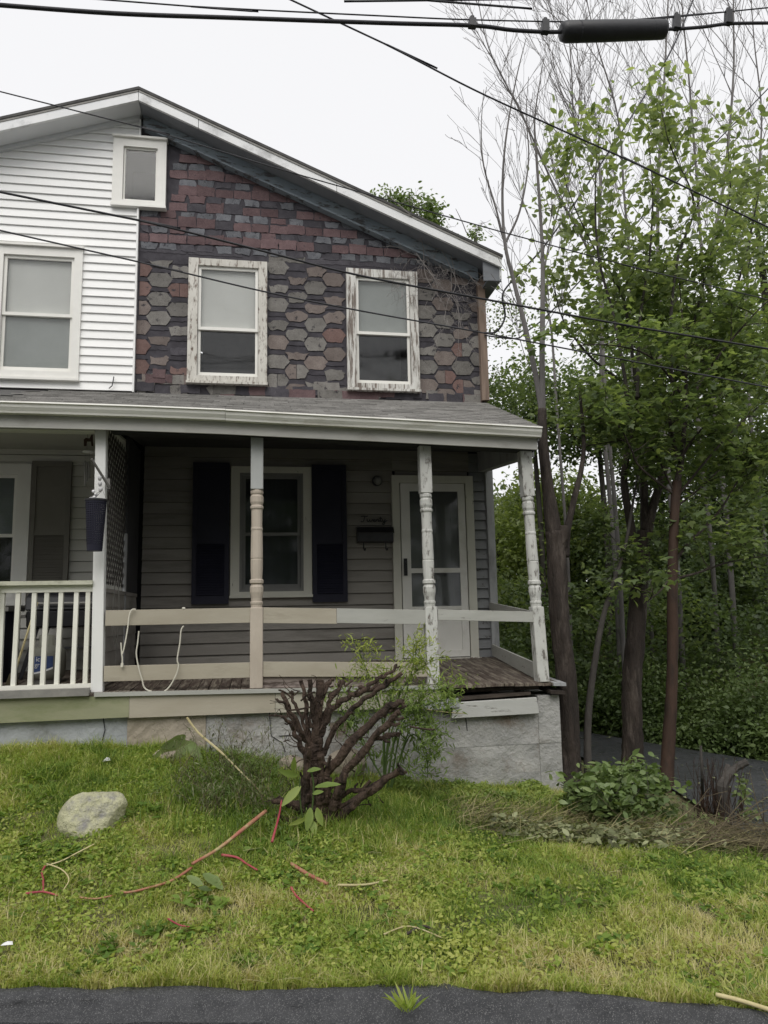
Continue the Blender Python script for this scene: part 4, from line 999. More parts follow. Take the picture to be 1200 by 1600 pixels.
for txt, a_, dz_t in (('ic', R(252), .205), ('gr', R(250), .155)):
    fc = bpy.data.curves.new('lettering', 'FONT'); fc.body = txt; fc.size = .06; fc.extrude = .0008; fc.align_x = 'CENTER'; fc.materials.append(MT['label_white'])
    tmp_ = link('lettering_curve', fc); bpy.context.view_layer.update()
    lm_ = bpy.data.meshes.new_from_object(tmp_.evaluated_get(bpy.context.evaluated_depsgraph_get())); bpy.data.objects.remove(tmp_); lm_.materials.clear(); lm_.materials.append(MT['label_white'])
    lo_ = link('lettering', lm_, t, Vector((cx+.1585*math.cos(a_), cy+.1585*math.sin(a_), zf+dz_t))-root_loc(t)); lo_.rotation_euler = (R(90), 0, a_+R(90))
# the grill behind it
cx2, cy2 = -1.86, -.55; zf2 = deck_z(cx2, cy2)
t = thing('grill', 'black covered barbecue grill on splayed legs behind the white railing', 'grill', (cx2, cy2, zf2))
m_ = MB(); m_.prism_x([(cy2-.24, .50), (cy2+.24, .50), (cy2+.26, .66), (cy2-.26, .66)], cx2-.36, cx2+.36); m_.build('firebox', MT['metal_black'], t, bevel=.012)
m_ = MB(); m_.prism_x([(cy2-.27, .665), (cy2+.27, .665), (cy2+.24, .80), (cy2+.10, .87), (cy2-.10, .87), (cy2-.24, .80)], cx2-.37, cx2+.37); m_.build('lid', MT['metal_black'], t, bevel=.012)
MB().tube([(cx2-.25, cy2-.30, .73), (cx2+.25, cy2-.30, .73)], .012, 8).build('handle', MT['metal_grey'], t)
for sx in (-1, 1):
    for sy in (-1, 1):
        MB().bar((cx2+sx*.27, cy2+sy*.18, .50), (cx2+sx*.40, cy2+sy*.2, zf2), .035, .035).build('leg', MT['metal_black'], t)
    MB().box(cx2+sx*.56-.18, cx2+sx*.56+.18, cy2-.2, cy2+.2, .60, .625).build('side_shelf', MT['metal_grey'], t)
MB().bar((cx2-.33, cy2-.19, .30), (cx2+.33, cy2-.19, .30), .02, .02).build('crossbar', MT['metal_black'], t)
# dark cabinet at the left edge
zf3 = deck_z(-2.65, -.8)
t = thing('porch_cabinet', 'dark storage cabinet at the left end of the porch under the window', 'cabinet', (-2.65, -.8, zf3))
MB().box(-2.95, -2.34, -1.0, -.55, zf3, .66).build('cabinet_body', MT['navy'], t, bevel=.006)
MB().box(-2.98, -2.31, -1.03, -.53, .66, .70).build('top', MT['metal_grey'], t)
for a, b in ((zf3+.04, .30), (.33, .64)): MB().box(-2.93, -2.36, -1.015, -1.001, a, b).build('drawer', MT['navy'], t)
t = thing('broom', 'thin wooden broom leaning behind the white balusters', 'broom', (-2.17, -1.15, deck_z(-2.17, -1.15)))
MB().tube([(-2.19, -1.2, .06), (-2.08, -.95, .74)], .011, 6).build('stick', MT['tan_stalk'], t)
MB().hexa([(-2.24,-1.24,-.0),(-2.14,-1.24,-.0),(-2.14,-1.20,-.0),(-2.24,-1.20,-.0),(-2.215,-1.22,.10),(-2.165,-1.22,.10),(-2.165,-1.19,.10),(-2.215,-1.19,.10)]).build('brush', MT['straw'], t)
# small white box end on the railing at the picture edge
t = thing('ribbed_box', 'white ribbed box fixed to the railing at the left edge', 'box', (-2.235, -1.79, .80))
m_ = MB(); m_.box(-2.50, -2.165, -1.93, -1.795, .78, .915); m_.build('case', MT['label_white'], t, bevel=.01)
for i in range(5): MB().box(-2.168, -2.160, -1.92, -1.80, .79+.024*i, .803+.024*i).build('rib', MT['metal_grey'], t)

# ================================================================== OVERHEAD WIRES
def wire(pts, Y, r, label, name='overhead_wire', mat='cable', ext=True, cat='wire', group=None):
    P = [at(u, v, y) for (u, v), y in zip(pts, Y if isinstance(Y, (list, tuple)) else [Y]*len(pts))]
    if ext:
        P = [P[0]+(P[0]-P[1]).normalized()*14]+P+[P[-1]+(P[-1]-P[-2]).normalized()*14]
    m_ = MB(); m_.tube(smooth_path(P, 6), r, 6); o = m_.build(name, MT[mat], None, smooth=True)
    return tag(o, label, cat, group)
CY = -3.6
wire([(0, 8), (180, 21), (370, 28), (600, 36), (740, 40), (800, 47), (858, 50), (890, 49)], CY, .0165, 'thick black cable running in from the left to the cylindrical splice case', 'utility_cable', cat='cable', ext=False)
P = at(890, 49, CY)
wire([(1030, 46), (1062, 45), (1100, 42), (1140, 37), (1200, 36)], CY, .014, 'thick black cable leaving the right end of the splice case', 'utility_cable', cat='cable', ext=False)
# cable continues outside the frame
for o, a, b in ((0, (0, 8), (180, 21)), (1, (1200, 36), (1140, 37))):
    p0, p1 = at(*a, CY), at(*b, CY); d = (p0-p1).normalized()
    m_ = MB(); m_.tube([p0, p0+d*15], .0165 if o == 0 else .014, 6)
    tag(m_.build('utility_cable', MT['cable'], None), 'continuation of the thick cable beyond the %s edge of the view' % ('left' if o == 0 else 'right'), 'cable')
wire([(130, -3), (300, 10), (600, 25), (740, 31), (900, 34), (985, 31), (1056, 25), (1140, 18), (1200, 12)], CY, .006, 'thin steel strand stretched just above the thick cable', 'messenger_wire')
wire([(600, -5), (650, -1), (700, 0), (780, -1)], CY-.3, .008, 'black wire that only dips into the very top of the view', 'overhead_wire')
t = thing('splice_case', 'black cylindrical splice case hanging on the thick cable', 'splice case', at(957, 48, CY))
a, b = at(876, 50, CY), at(1039, 46, CY); d = (b-a)
m_ = MB(); m_.tube([a, a+d*.012, a+d*.05, a+d*.4, a+d*.97, b-d*.008, b], [.045, .066, .078, .078, .072, .070, .055], 18); m_.build('case', MT['metal_black'], t, smooth=True)
for f_ in (.16, .35, .62, .86): m_ = MB(); m_.tube([a+d*f_, a+d*(f_+.012)], .080-.008*f_, 18); m_.build('band', MT['cable'], t)
for u in (848, 858, 1053, 1062, 1138):
    pass
for u, v0, v1, lab in ((852, 32, 52, 'square cable clamp left of the splice case'), (1057, 24, 46, 'square cable clamp right beside the splice case'), (1138, 16, 38, 'square cable clamp farthest right on the cable'), (738, 29, 43, 'small twin cable clamp left along the cable')):
    p0, p1 = at(u, v0, CY), at(u, v1, CY)
    m_ = MB(); m_.hexa([(p1.x-.03,CY-.025,p1.z),(p1.x+.03,CY-.025,p1.z),(p1.x+.03,CY+.025,p1.z),(p1.x-.03,CY+.025,p1.z),(p0.x-.027,CY-.02,p0.z),(p0.x+.027,CY-.02,p0.z),(p0.x+.027,CY+.02,p0.z),(p0.x-.027,CY+.02,p0.z)])
    m_.tube([(p0.x, CY, p0.z-.01), (p0.x, CY, p0.z+.02)], .018, 8)
    tag(m_.build('cable_clamp', MT['metal_black'], None, bevel=.004), lab, 'clamp', 'clamps on the thick cable')
wire([(455, 0), (600, 68), (740, 140), (870, 200), (1020, 268), (1200, 355)], -3.3, .0075, 'black wire slanting steeply from top centre down across the trees')
wire([(0, 143), (220, 199), (450, 268), (740, 350), (820, 372), (1000, 420), (1200, 468)], -2.6, .0055, 'thin wire crossing the gable just below the peak')
wire([(0, 300), (220, 345), (410, 392), (560, 430), (760, 468), (1000, 512), (1200, 545)], -2.9, .0088, 'thicker wire crossing above both shingled-wall windows')
wire([(0, 360), (220, 410), (410, 455), (560, 485), (760, 521), (1000, 567), (1200, 605)], -3.0, .0062, 'thin wire crossing in front of the upper window panes')
wire([(757, 520), (776, 518), (789, 495), (785, 467), (790, 451), (814, 424), (860, 372), (952, 236), (1044, 88), (1086, -8)], [-.05, -.2, -.25, -.3, -.3, -.3, -.3, 0, .5, .6], .012, 'dark service wire looping off the house corner and rising to the top right', 'service_wire', ext=False)
wire([(757, 524), (805, 529), (823, 518), (860, 488), (940, 404), (1152, 188), (1210, 128)], [-.05, -.15, -.2, 0, .2, .6, .7], .009, 'thin grey service wire rising from the house corner through the big leaves', 'service_wire', ext=False)

# ================================================================== TREES
def rvec(rng): 
    v = Vector((rng.gauss(0, 1), rng.gauss(0, 1), rng.gauss(0, 1))); return v.normalized()
def grow(mb, p, d, L, r, depth, rng, up_=.25, wig=.18, nch=4, ang=.55, tips=None, ratio=.6, nseg=5, sides=5, minr=.0025):
    pts = [Vector(p)]; rad = [r]; d = Vector(d).normalized(); dirs = []
    for i in range(nseg):
        d = (d+rvec(rng)*wig+Vector((0, 0, up_))*.3).normalized()
        pts.append(pts[-1]+d*(L/nseg)); rad.append(max(minr, r*(1-.72*(i+1)/nseg))); dirs.append(d.copy())
    mb.tube(pts, rad, sides if r > .012 else 4, cap=False)
    if tips is not None:
        tips.append(pts[-1])
        if depth <= 1: tips += pts[2:]
    if depth <= 0: return
    for c in range(nch):
        i = rng.randint(1, nseg); base = pts[i]
        side = rvec(rng); side -= dirs[i-1]*side.dot(dirs[i-1]); side.normalize()
        nd = (dirs[i-1]*math.cos(ang)+side*math.sin(ang)*rng.uniform(.7, 1.2)).normalized()
        grow(mb, base, nd, L*ratio*rng.uniform(.7, 1.15), max(minr, rad[i]*.6), depth-1, rng, up_, wig, nch, ang, tips, ratio, nseg, sides, minr)
def limb(mb, pts, radii, sides=9, wob=.0, sub=5, jit=0):
    P = smooth_path(pts, sub); n = len(P)
    rr_ = [float(np.interp(i/(n-1)*(len(pts)-1), range(len(pts)), radii)) for i in range(n)]
    if wob: rr_ = [r*(1+random.uniform(-wob, wob)) for r in rr_]
    mb.tube(P, rr_, sides, True, jit); return P
def clumps(ells, rng):
    """points of leaf clumps filling ellipsoids: (centre, radii, clumps, leaves per clump, clump radius)"""
    out = []; tn = []
    for c, rad, nc, nl, cr in ells:
        q = rng.normal(size=(nc, 3)); q = q/np.linalg.norm(q, axis=1, keepdims=True)*(rng.random((nc, 1))**.45)
        C = np.array(c)+q*np.array(rad)
        k = rng.random(nc)
        pts = C[:, None, :]+rng.normal(size=(nc, nl, 3))*cr*np.array((1, 1, .55))
        out.append(pts.reshape(-1, 3)); tn.append((k[:, None]*.6+rng.random((nc, nl))*.4).reshape(-1))
    return np.concatenate(out), np.concatenate(tn)
def around(tips, per, spread, rng):
    T = np.array([tuple(t) for t in tips]); k = rng.random(len(T))
    pts = T[:, None, :]+rng.normal(size=(len(T), per, 3))*spread
    return pts.reshape(-1, 3), (k[:, None]*.5+rng.random((len(T), per))*.5).reshape(-1)
pr_ = random.Random(19)
def gz(u, v, Y):
    p_ = at(u, v, Y); return p_

# tree beside the porch corner, forked with bare upper stems
base = at(893, 1262, -1.62); base.z = float(ground(base.x, base.y))-.05
tA = thing('tree', 'dark-barked forked tree right beside the porch corner, bare stems above', 'tree', base)
YA = -1.55
m_ = MB()
trunk = limb(m_, [base, at(889, 1205, YA), at(886, 1085, YA), at(874, 960, YA), at(867, 830, YA)], [.135, .118, .100, .095, .092], 20, .03, 14, .045)
limb(m_, [at(868, 850, YA), at(857, 770, YA), at(848, 690, YA), at(847, 640, YA+.05)], [.088, .062, .050, .045], 10, .04)
limb(m_, [at(872, 860, YA), at(880, 835, YA-.05), at(882, 823, YA-.05)], [.075, .062, .056], 10)
limb(m_, [at(882, 870, YA), at(886, 830, YA), at(897, 780, YA), at(908, 735, YA), at(912, 690, YA+.1), at(905, 600, YA+.2)], [.055, .04, .033, .028, .022, .012], 8)
m_.build('trunk', MT['bark'], tA, smooth=True)
m_ = MB()
limb(m_, [at(847, 645, YA+.05), at(838, 590, YA+.1), at(818, 500, YA+.15), at(803, 440, YA+.2), at(789, 380, YA+.2), at(785, 300, YA+.3), at(790, 220, YA+.3), at(805, 130, YA+.4), at(822, 60, YA+.4)], [.034, .030, .026, .022, .018, .014, .011, .008, .004], 7)
limb(m_, [at(848, 660, YA+.05), at(847, 560, YA+.1), at(848, 470, YA+.2), at(847, 380, YA+.3), at(838, 240, YA+.3), at(836, 180, YA+.3), at(850, 90, YA+.3)], [.036, .030, .026, .020, .014, .009, .004], 7)
limb(m_, [at(803, 440, YA+.2), at(776, 330, YA+.2), at(756, 260, YA+.2), at(752, 200, YA+.2), at(756, 140, YA+.2)], [.014, .010, .008, .005, .003], 6)
limb(m_, [at(789, 380, YA+.2), at(812, 330, YA+.2), at(826, 250, YA+.2), at(822, 180, YA+.2), at(826, 120, YA+.2)], [.014, .011, .008, .005, .003], 6)
tipsA = []
for (u, v), dd in (((790, 385), (-.3, 0, 1)), ((786, 300), (.3, 0, 1)), ((838, 240), (-.25, 0, 1)), ((812, 330), (.3, .1, 1)), ((847, 400), (.3, 0, 1)), ((818, 500), (-.35, 0, 1)), ((803, 440), (.1, .2, 1)), ((758, 270), (-.1, 0, 1)), ((847, 520), (.4, 0, 1)), ((838, 590), (-.5, 0, .8))):
    grow(m_, at(u, v, YA+.25), dd, .75, .006, 2, pr_, .22, .17, 3, .5, tipsA, .6)
m_.build('branches', MT['twig'], tA)
rngA = np.random.default_rng(3)
LA, tA_ = clumps([(tuple(at(800, 500, .6)), (.38, .5, .45), 34, 16, .13), (tuple(at(800, 610, .9)), (.5, .6, .35), 60, 22, .13), (tuple(at(900, 640, YA+.3)), (.30, .4, .3), 24, 16, .10)], rngA)
leaf_cloud('crown', LA, rngA.uniform(.035, .06, len(LA)), MT['leaf_dark'], tA, OVAL, droop=.5, flat=.6, tint=tA_*.7+.3, rng=rngA)

# slender leaning sapling next to it
base = at(917, 1195, -1.25); base.z = float(ground(base.x, base.y))-.03
tB = thing('tree', 'slender grey leaning sapling just right of the forked tree', 'tree', base)
m_ = MB(); limb(m_, [base, at(919, 1120, -1.2), at(935, 1000, -1.2), at(952, 930, -1.15), at(975, 862, -1.1), at(990, 780, -1.0), at(1004, 700, -.9)], [.045, .038, .032, .026, .021, .014, .006], 8)
m_.build('trunk', MT['bark_grey'], tB, smooth=True)
m_ = MB(); tipsB = []
for (u, v), dd in (((952, 930), (.6, 0, .6)), ((975, 862), (-.5, .2, .7)), ((990, 780), (.5, 0, .8)), ((940, 975), (-.6, .2, .5))): grow(m_, at(u, v, -1.1), dd, .45, .008, 2, pr_, .1, .2, 3, .6, tipsB)
m_.build('branches', MT['bark_grey'], tB)['kind'] = 'stuff'
PB, tb_ = around(tipsB, 5, .07, rngA)
leaf_cloud('crown', PB, rngA.uniform(.05, .09, len(PB)), MT['leaf_maple'], tB, LOBE, tint=tb_, rng=rngA)

# middle tree, broad leaves reaching high
base = at(988, 1222, -.75); base.z = float(ground(base.x, base.y))-.05; YC = -.72
tC = thing('tree', 'middle dark-trunked tree forking at mid height, large pale leaves on top', 'tree', base)
m_ = MB()
limb(m_, [base, at(988, 1160, YC), at(988, 1060, YC), at(996, 960, YC), at(1001, 890, YC), at(1006, 830, YC)], [.125, .11, .105, .10, .092, .075], 20, .03, 12, .045)
limb(m_, [at(997, 930, YC), at(990, 850, YC-.05), at(980, 790, YC-.05), at(975, 745, YC), at(983, 680, YC+.05), at(978, 600, YC+.1)], [.055, .05, .044, .040, .035, .028], 9)
limb(m_, [at(1008, 850, YC), at(1021, 790, YC), at(1036, 740, YC), at(1048, 690, YC+.05), at(1050, 600, YC+.1)], [.06, .048, .042, .036, .03], 9)
limb(m_, [at(1007, 830, YC), at(1006, 760, YC+.1), at(1000, 700, YC+.1), at(996, 620, YC+.2)], [.05, .044, .04, .03], 9)
m_.build('trunk', MT['bark'], tC, smooth=True)
m_ = MB(); tips = []
paths = [[(1050, 600), (1048, 500), (1060, 400), (1085, 320), (1052, 240), (1040, 205)], [(978, 600), (960, 500), (935, 400), (930, 300), (934, 225)], [(996, 620), (1000, 500), (1015, 400), (1020, 300), (1012, 215)],
         [(1050, 600), (1085, 500), (1110, 400), (1140, 310), (1136, 215)], [(996, 620), (975, 470), (945, 420), (905, 340), (885, 290)], [(1050, 600), (1120, 520), (1160, 420), (1180, 330), (1190, 270)], [(978, 600), (925, 560), (880, 500), (865, 440)]]
for k, pa in enumerate(paths):
    Pp = [at(u, v, YC-.2+.12*k-.15*i) for i, (u, v) in enumerate(pa)]
    rad = list(np.linspace(.022, .004, len(pa)))
    Q = limb(m_, Pp, rad, 6)
    for j in range(6, len(Q), 2):
        tips.append(Q[j]); grow(m_, Q[j], (pr_.uniform(-1, 1), pr_.uniform(-1, 1), .6), .42, .005, 1, pr_, .15, .2, 2, .6, tips)
m_.build('branches', MT['bark_grey'], tC)
PC, tc_ = around(tips, 4, .13, rngA)
leaf_cloud('crown', PC, rngA.uniform(.07, .135, len(PC)), MT['leaf_big'], tC, OVAL, droop=.15, flat=.55, tint=tc_, rng=rngA)

# reddish slender tree, maple foliage at the right
base = at(1040, 1248, -1.42); base.z = float(ground(base.x, base.y))-.05; YD = -1.4
tD = thing('tree', 'slender reddish-barked maple, rightmost of the trunks by the lane', 'tree', base)
m_ = MB()
limb(m_, [base, at(1043, 1190, YD), at(1049, 1090, YD), at(1051, 1000, YD), at(1051, 900, YD), at(1054, 800, YD), at(1058, 752, YD)], [.075, .066, .058, .055, .052, .048, .046], 14, .03, 8, .03)
m_.build('trunk', MT['bark_red'], tD, smooth=True)
m_ = MB(); tips = []
dp = [([(1058, 755), (1066, 710), (1070, 650), (1072, 590), (1066, 500), (1060, 420)], .036), ([(1060, 720), (1050, 680), (1046, 640), (1052, 600), (1040, 540)], .026), ([(1062, 720), (1080, 690), (1096, 670), (1130, 610)], .018),
      ([(1053, 880), (1075, 850), (1105, 820), (1130, 790), (1160, 740), (1200, 690)], .022), ([(1050, 905), (1090, 895), (1140, 878), (1200, 868)], .016), ([(1050, 770), (1000, 730), (985, 700), (960, 660), (900, 650)], .014),
      ([(1045, 800), (1085, 770), (1130, 730), (1190, 690)], .014), ([(1046, 905), (1030, 925), (1010, 940)], .012), ([(1068, 640), (1120, 560), (1170, 500), (1200, 470)], .018), ([(1055, 780), (1120, 700), (1180, 640), (1230, 600)], .015), ([(1054, 770), (1010, 690), (960, 690), (900, 700)], .012), ([(1068, 620), (1020, 560), (960, 540), (890, 540)], .014)]
for k, (pa, r0) in enumerate(dp):
    Pp = [at(u, v, YD-.10*i*((k % 3)-1)) for i, (u, v) in enumerate(pa)]
    Q = limb(m_, Pp, list(np.linspace(r0, .004, len(pa))), 7)
    for j in range(5, len(Q), 2):
        grow(m_, Q[j], (pr_.uniform(-1, 1), pr_.uniform(-1, .6), .25), .42, .006, 2, pr_, .02, .22, 2, .65, tips)
m_.build('branches', MT['bark'], tD)
PD, td_ = around(tips, 2, .07, rngA)
L2, t2_ = clumps([(tuple(at(1010, 470, -.3)), (.75, .6, .6), 95, 20, .16), (tuple(at(1110, 560, -.6)), (.8, .7, .85), 130, 24, .17), (tuple(at(1000, 640, -.2)), (.65, .6, .55), 75, 22, .16), (tuple(at(1140, 720, -.5)), (.55, .7, .45), 70, 22, .15)], rngA)
leaf_cloud('crown', np.concatenate([PD, L2]), rngA.uniform(.06, .105, len(PD)+len(L2)), MT['leaf_maple'], tD, LOBE, droop=.2, flat=.75, tint=np.concatenate([td_, t2_]), rng=rngA)

# bare trees standing behind, against the sky
bare = [([(1035, 640), (1030, 480), (1028, 300), (1036, 160), (1044, 0), (1046, -120)], 2.0, .06, 'bare leafless tree whose straight stem passes the right end of the splice case'),
        ([(940, 620), (940, 460), (914, 380), (872, 304), (816, 180), (764, 76), (744, -20)], 2.6, .05, 'bare leafless tree leaning left, farthest left of the bare ones'),
        ([(1090, 640), (1098, 460), (1090, 300), (1078, 140), (1066, 10), (1060, -100)], 3.2, .055, 'bare leafless tree with thick upright stem right of the splice case'),
        ([(1110, 560), (1112, 400), (1132, 280), (1146, 120), (1146, 0), (1150, -100)], 2.4, .06, 'bare leafless tree behind the rightmost cable clamp'),
        ([(945, 600), (936, 400), (936, 256), (900, 205), (893, 110), (884, -30)], 1.8, .045, 'bare leafless tree rising behind the left end of the splice case'),
        ([(990, 620), (985, 430), (975, 300), (965, 180), (930, 60), (905, -60)], 3.0, .05, 'bare leafless tree rising behind the middle of the splice case'),
        ([(1170, 620), (1168, 420), (1182, 300), (1190, 180), (1178, 60), (1170, -60)], 3.4, .05, 'bare leafless tree farthest right, by the edge of the view'),
        ([(870, 640), (862, 520), (850, 430), (872, 330), (888, 280), (906, 160), (898, 40)], 2.9, .035, 'thin bare leafless tree just right of the forked tree')]
for pa, Y, r0, lab in bare:
    b0 = at(*pa[0], Y); gb = Vector((b0.x, b0.y, float(ground(b0.x, b0.y))-.05))
    t = thing('bare_tree', lab, 'tree', gb, 'bare trees behind the leafy ones')
    m_ = MB(); Pp = [gb, (gb+b0)/2+Vector((.05, 0, 0))]+[at(u, v, Y) for u, v in pa]
    r0 *= .62; rad = [r0*1.3, r0*1.2]+list(np.linspace(r0*1.05, .006, len(pa)))
    Q = limb(m_, Pp, rad, 7); m_.build('trunk', MT['twig'], t, smooth=True)
    m_ = MB()
    n0 = int(len(Q)*.42)
    for j in range(n0, len(Q)):
        sgn = 1 if j % 2 else -1
        dd = (sgn*pr_.uniform(.3, .7), pr_.uniform(-.3, .3), 1)
        L = pr_.uniform(1.1, 2.3)*(1.0 if j < len(Q)*.8 else .7)
        grow(m_, Q[j], dd, L, .0085, 2, pr_, .22, .12, 4, .42, None, .5, 6, 4, .0026)
    m_.build('branches', MT['twig'], t)

# evergreen-ish small-leaved tree at the right edge
base = at(1235, 1150, 1.5); base.z = float(ground(base.x, base.y))
tE = thing('tree', 'bushy small-leaved tree cut off by the right edge, above the lane', 'tree', base)
m_ = MB(); limb(m_, [base, at(1225, 800, 1.5), at(1200, 500, 1.6), at(1180, 330, 1.6)], [.12, .10, .07, .02], 8); m_.build('trunk', MT['bark_grey'], tE, smooth=True)
LE, te_ = clumps([(tuple(at(1185, 380, 1.4)), (.65, .7, .7), 110, 34, .17), (tuple(at(1200, 560, 1.4)), (1.0, .8, .9), 110, 34, .2), (tuple(at(1160, 300, 1.4)), (.25, .4, .3), 22, 26, .12)], rngA)
leaf_cloud('crown', LE, rngA.uniform(.045, .08, len(LE)), MT['leaf_maple'], tE, OVAL, flat=.6, tint=te_, rng=rngA)

# trees filling the wood, each with its own trunk
wood = [((830, 640), 5.0, (1.0, 1.2, .95), 75, 'leafy tree right behind the house corner', .38), ((930, 640), 4.2, (1.1, 1.1, 1.0), 170, 'leafy tree behind the slender sapling', .4), ((1050, 700), 5.0, (1.3, 1.2, 1.3), 200, 'dense tree behind the reddish trunk', .35),
        ((1190, 740), 4.2, (1.3, 1.2, 1.5), 220, 'dense dark tree at the right of the lane', .3), ((870, 820), 6.5, (1.4, 1.2, 1.2), 200, 'low leafy tree seen past the porch corner post', .8), ((1000, 880), 6.0, (1.6, 1.2, 1.1), 220, 'low tree seen between the two darker trunks', .42),
        ((1120, 930), 4.6, (1.3, 1.0, .8), 190, 'low dark tree above the bank across the lane', .2), ((780, 880), 6.0, (.8, 1.0, 1.3), 130, 'sapling thicket between porch and forked tree, sunlight put into its leaf tint', .9), ((1010, 520), 6.5, (1.4, 1.2, 1.1), 150, 'tall tree behind the large-leaved crown', .45), ((1150, 560), 6.5, (1.5, 1.3, 1.3), 170, 'tall tree behind the bushy one at the right edge', .4)]
for i, ((u, v), Y, rad, nc, lab, bias) in enumerate(wood):  # bias puts sunlit and shaded tone into each crown's leaf tint
    c = at(u, v, Y); gb = Vector((c.x, c.y+.1, float(ground(c.x, c.y))-.05))
    t = thing('woodland_tree', lab, 'tree', gb, 'trees of the wood beyond the lane')
    m_ = MB(); limb(m_, [gb, (gb+c)/2+Vector((.1, 0, 0)), c, c+Vector((0, 0, rad[2]*.7))], [.07, .055, .04, .012], 7)
    for _ in range(5): grow(m_, c+Vector((0, 0, -rad[2]*.4)), (pr_.uniform(-1, 1), pr_.uniform(-1, 1), .5), rad[0]*.8, .03, 1, pr_, .1, .2, 3, .6)
    m_.build('trunk', MT['bark_grey'], t, smooth=True)
    Lw, tw_ = clumps([(tuple(c), (rad[0]*1.1, rad[1], rad[2]*1.1), int(nc*1.15), 42, .22)], rngA)
    leaf_cloud('crown', Lw, rngA.uniform(.075, .13, len(Lw)), MT['leaf_dark' if bias < .6 else 'leaf_maple'], t, OVAL, flat=.7, tint=np.clip(tw_*.8+bias-.3, 0, 1), rng=rngA)
# the wood behind reads as one mass
n = 90000
wx = RNG.uniform(2.6, 17, n); wy = RNG.uniform(7.0, 13, n); wz = RNG.uniform(-1.0, 5.2, n)
dens = vnoise(wx, wz, 1.3, 51)*.6+vnoise(wx+wy, wz, .5, 52)*.4
keep = dens > (.30+.42*np.clip((wz-2.0)/2.2, 0, 1))
W_ = np.stack([wx, wy, wz], 1)[keep]
tag(leaf_cloud('woodland', W_, RNG.uniform(.12, .24, len(W_)), MT['leaf_dark'], None, OVAL, flat=.6, tint=RNG.random(len(W_))*.7), 'dark mass of woodland foliage behind the lane', 'woodland', kind='stuff')
# shrubby understorey between the lane and the wood
n = 70000
ux = RNG.uniform(2.95, 9.5, n); uy = RNG.uniform(1.9, 5.2, n)+np.clip(5.2-ux, 0, 3)*.4-np.clip(ux-5.5, 0, 4)*.45
uz = ground(ux, uy)+RNG.random(n)*3.3
kk = (vnoise(ux+uy*.6, uz, .75, 55)*.6+vnoise(ux-uy, uz, .3, 56)*.4) > .47+.16*np.clip((uz-1.0)/2, 0, 1)
U_ = np.stack([ux, uy, uz], 1)[kk]
tag(leaf_cloud('understorey', U_, RNG.uniform(.06, .12, len(U_)), MT['leaf_dark'], None, OVAL, flat=.6, tint=np.clip(vnoise(U_[:, 0], U_[:, 2], .6, 57)*.6+RNG.random(len(U_))*.35, 0, 1)), 'leafy understorey of the wood behind the trunks', 'undergrowth', kind='stuff')
# brush on the bank across the lane
n = 70000
s_ = RNG.random(n); bx_ = np.interp(s_, [0, .15, .3, .5, .7, 1], [3.9, 4.4, 5.0, 5.9, 7.2, 9]); by_ = np.interp(s_, [0, .15, .3, .5, .7, 1], [6.5, 3.2, 1.6, -.35, -3.2, -7.2])
off = np.abs(RNG.normal(size=n))*.75
bx_ = bx_+off*.85+RNG.normal(size=n)*.06; by_ = by_+off*.5
hz = RNG.random(n)**1.2*(.35+.85*np.clip(off, 0, 1.3))*(.5+vnoise(bx_, by_, .8, 61))
B_ = np.stack([bx_, by_, ground(bx_, by_)+hz], 1)
tag(leaf_cloud('roadside_brush', B_, RNG.uniform(.04, .09, n), MT['leaf_bush'], None, OVAL, flat=.6, tint=np.clip(vnoise(bx_, by_, .6, 62)*.5+RNG.random(n)*.35-.05, 0, 1)), 'green brush growing along the far side of the lane', 'brush', kind='stuff')
# pale saplings/ferns behind the porch
n = 16000
fx = RNG.uniform(2.95, 3.5, n); fy = RNG.uniform(1.0, 6, n); fz = ground(fx, fy)+RNG.random(n)**.8*(1.5*vnoise(fx, fy, .7, 71)+.3)
tag(leaf_cloud('undergrowth', np.stack([fx, fy, fz], 1), RNG.uniform(.05, .10, n), MT['leaf_bush'], None, OVAL, flat=.6, tint=np.clip(vnoise(fx, fz, .4, 72)*.7+RNG.random(n)*.3-.1, 0, 1)), 'bright undergrowth beside the house wall', 'undergrowth', kind='stuff')

# trees on the other side of the street (behind the viewpoint; the window panes mirror them)
for i, (x_, y_, h_) in enumerate(((-13, -21, 10), (-6.5, -23, 12), (0, -22, 9), (6, -24, 12), (12.5, -21, 10), (19, -22, 11), (-20, -20, 11))):
    z_ = -1.2; t = thing('street_tree', ['wide tree across the street straight behind the left house half', 'tall tree across the street behind the left half', 'lowest tree across the street, behind the viewpoint', 'tall tree across the street facing the porch door', 'tree across the street facing the lane', 'rightmost tree across the street', 'leftmost tree across the street'][i], 'tree', (x_, y_, z_), 'trees across the street')
    m_ = MB(); limb(m_, [Vector((x_, y_, z_)), Vector((x_+.2, y_, z_+h_*.4)), Vector((x_, y_, z_+h_*.8))], [.25, .2, .05], 8); m_.build('trunk', MT['bark_grey'], t, smooth=True)
    Lx, tx_ = clumps([((x_, y_, z_+h_*.55), (4.2, 2.5, h_*.5), 260, 16, .5)], rngA)
    leaf_cloud('crown', Lx, rngA.uniform(.3, .6, len(Lx)), MT['leaf_dark'], t, OVAL, flat=.6, tint=tx_, rng=rngA)
n = 260; lx = RNG.uniform(3.7, 6.2, n); ly = RNG.uniform(-4, 3, n); kk = (lx < 5.6-.45*ly) & (lx > 3.8); lx, ly = lx[kk], ly[kk]; n = len(lx)
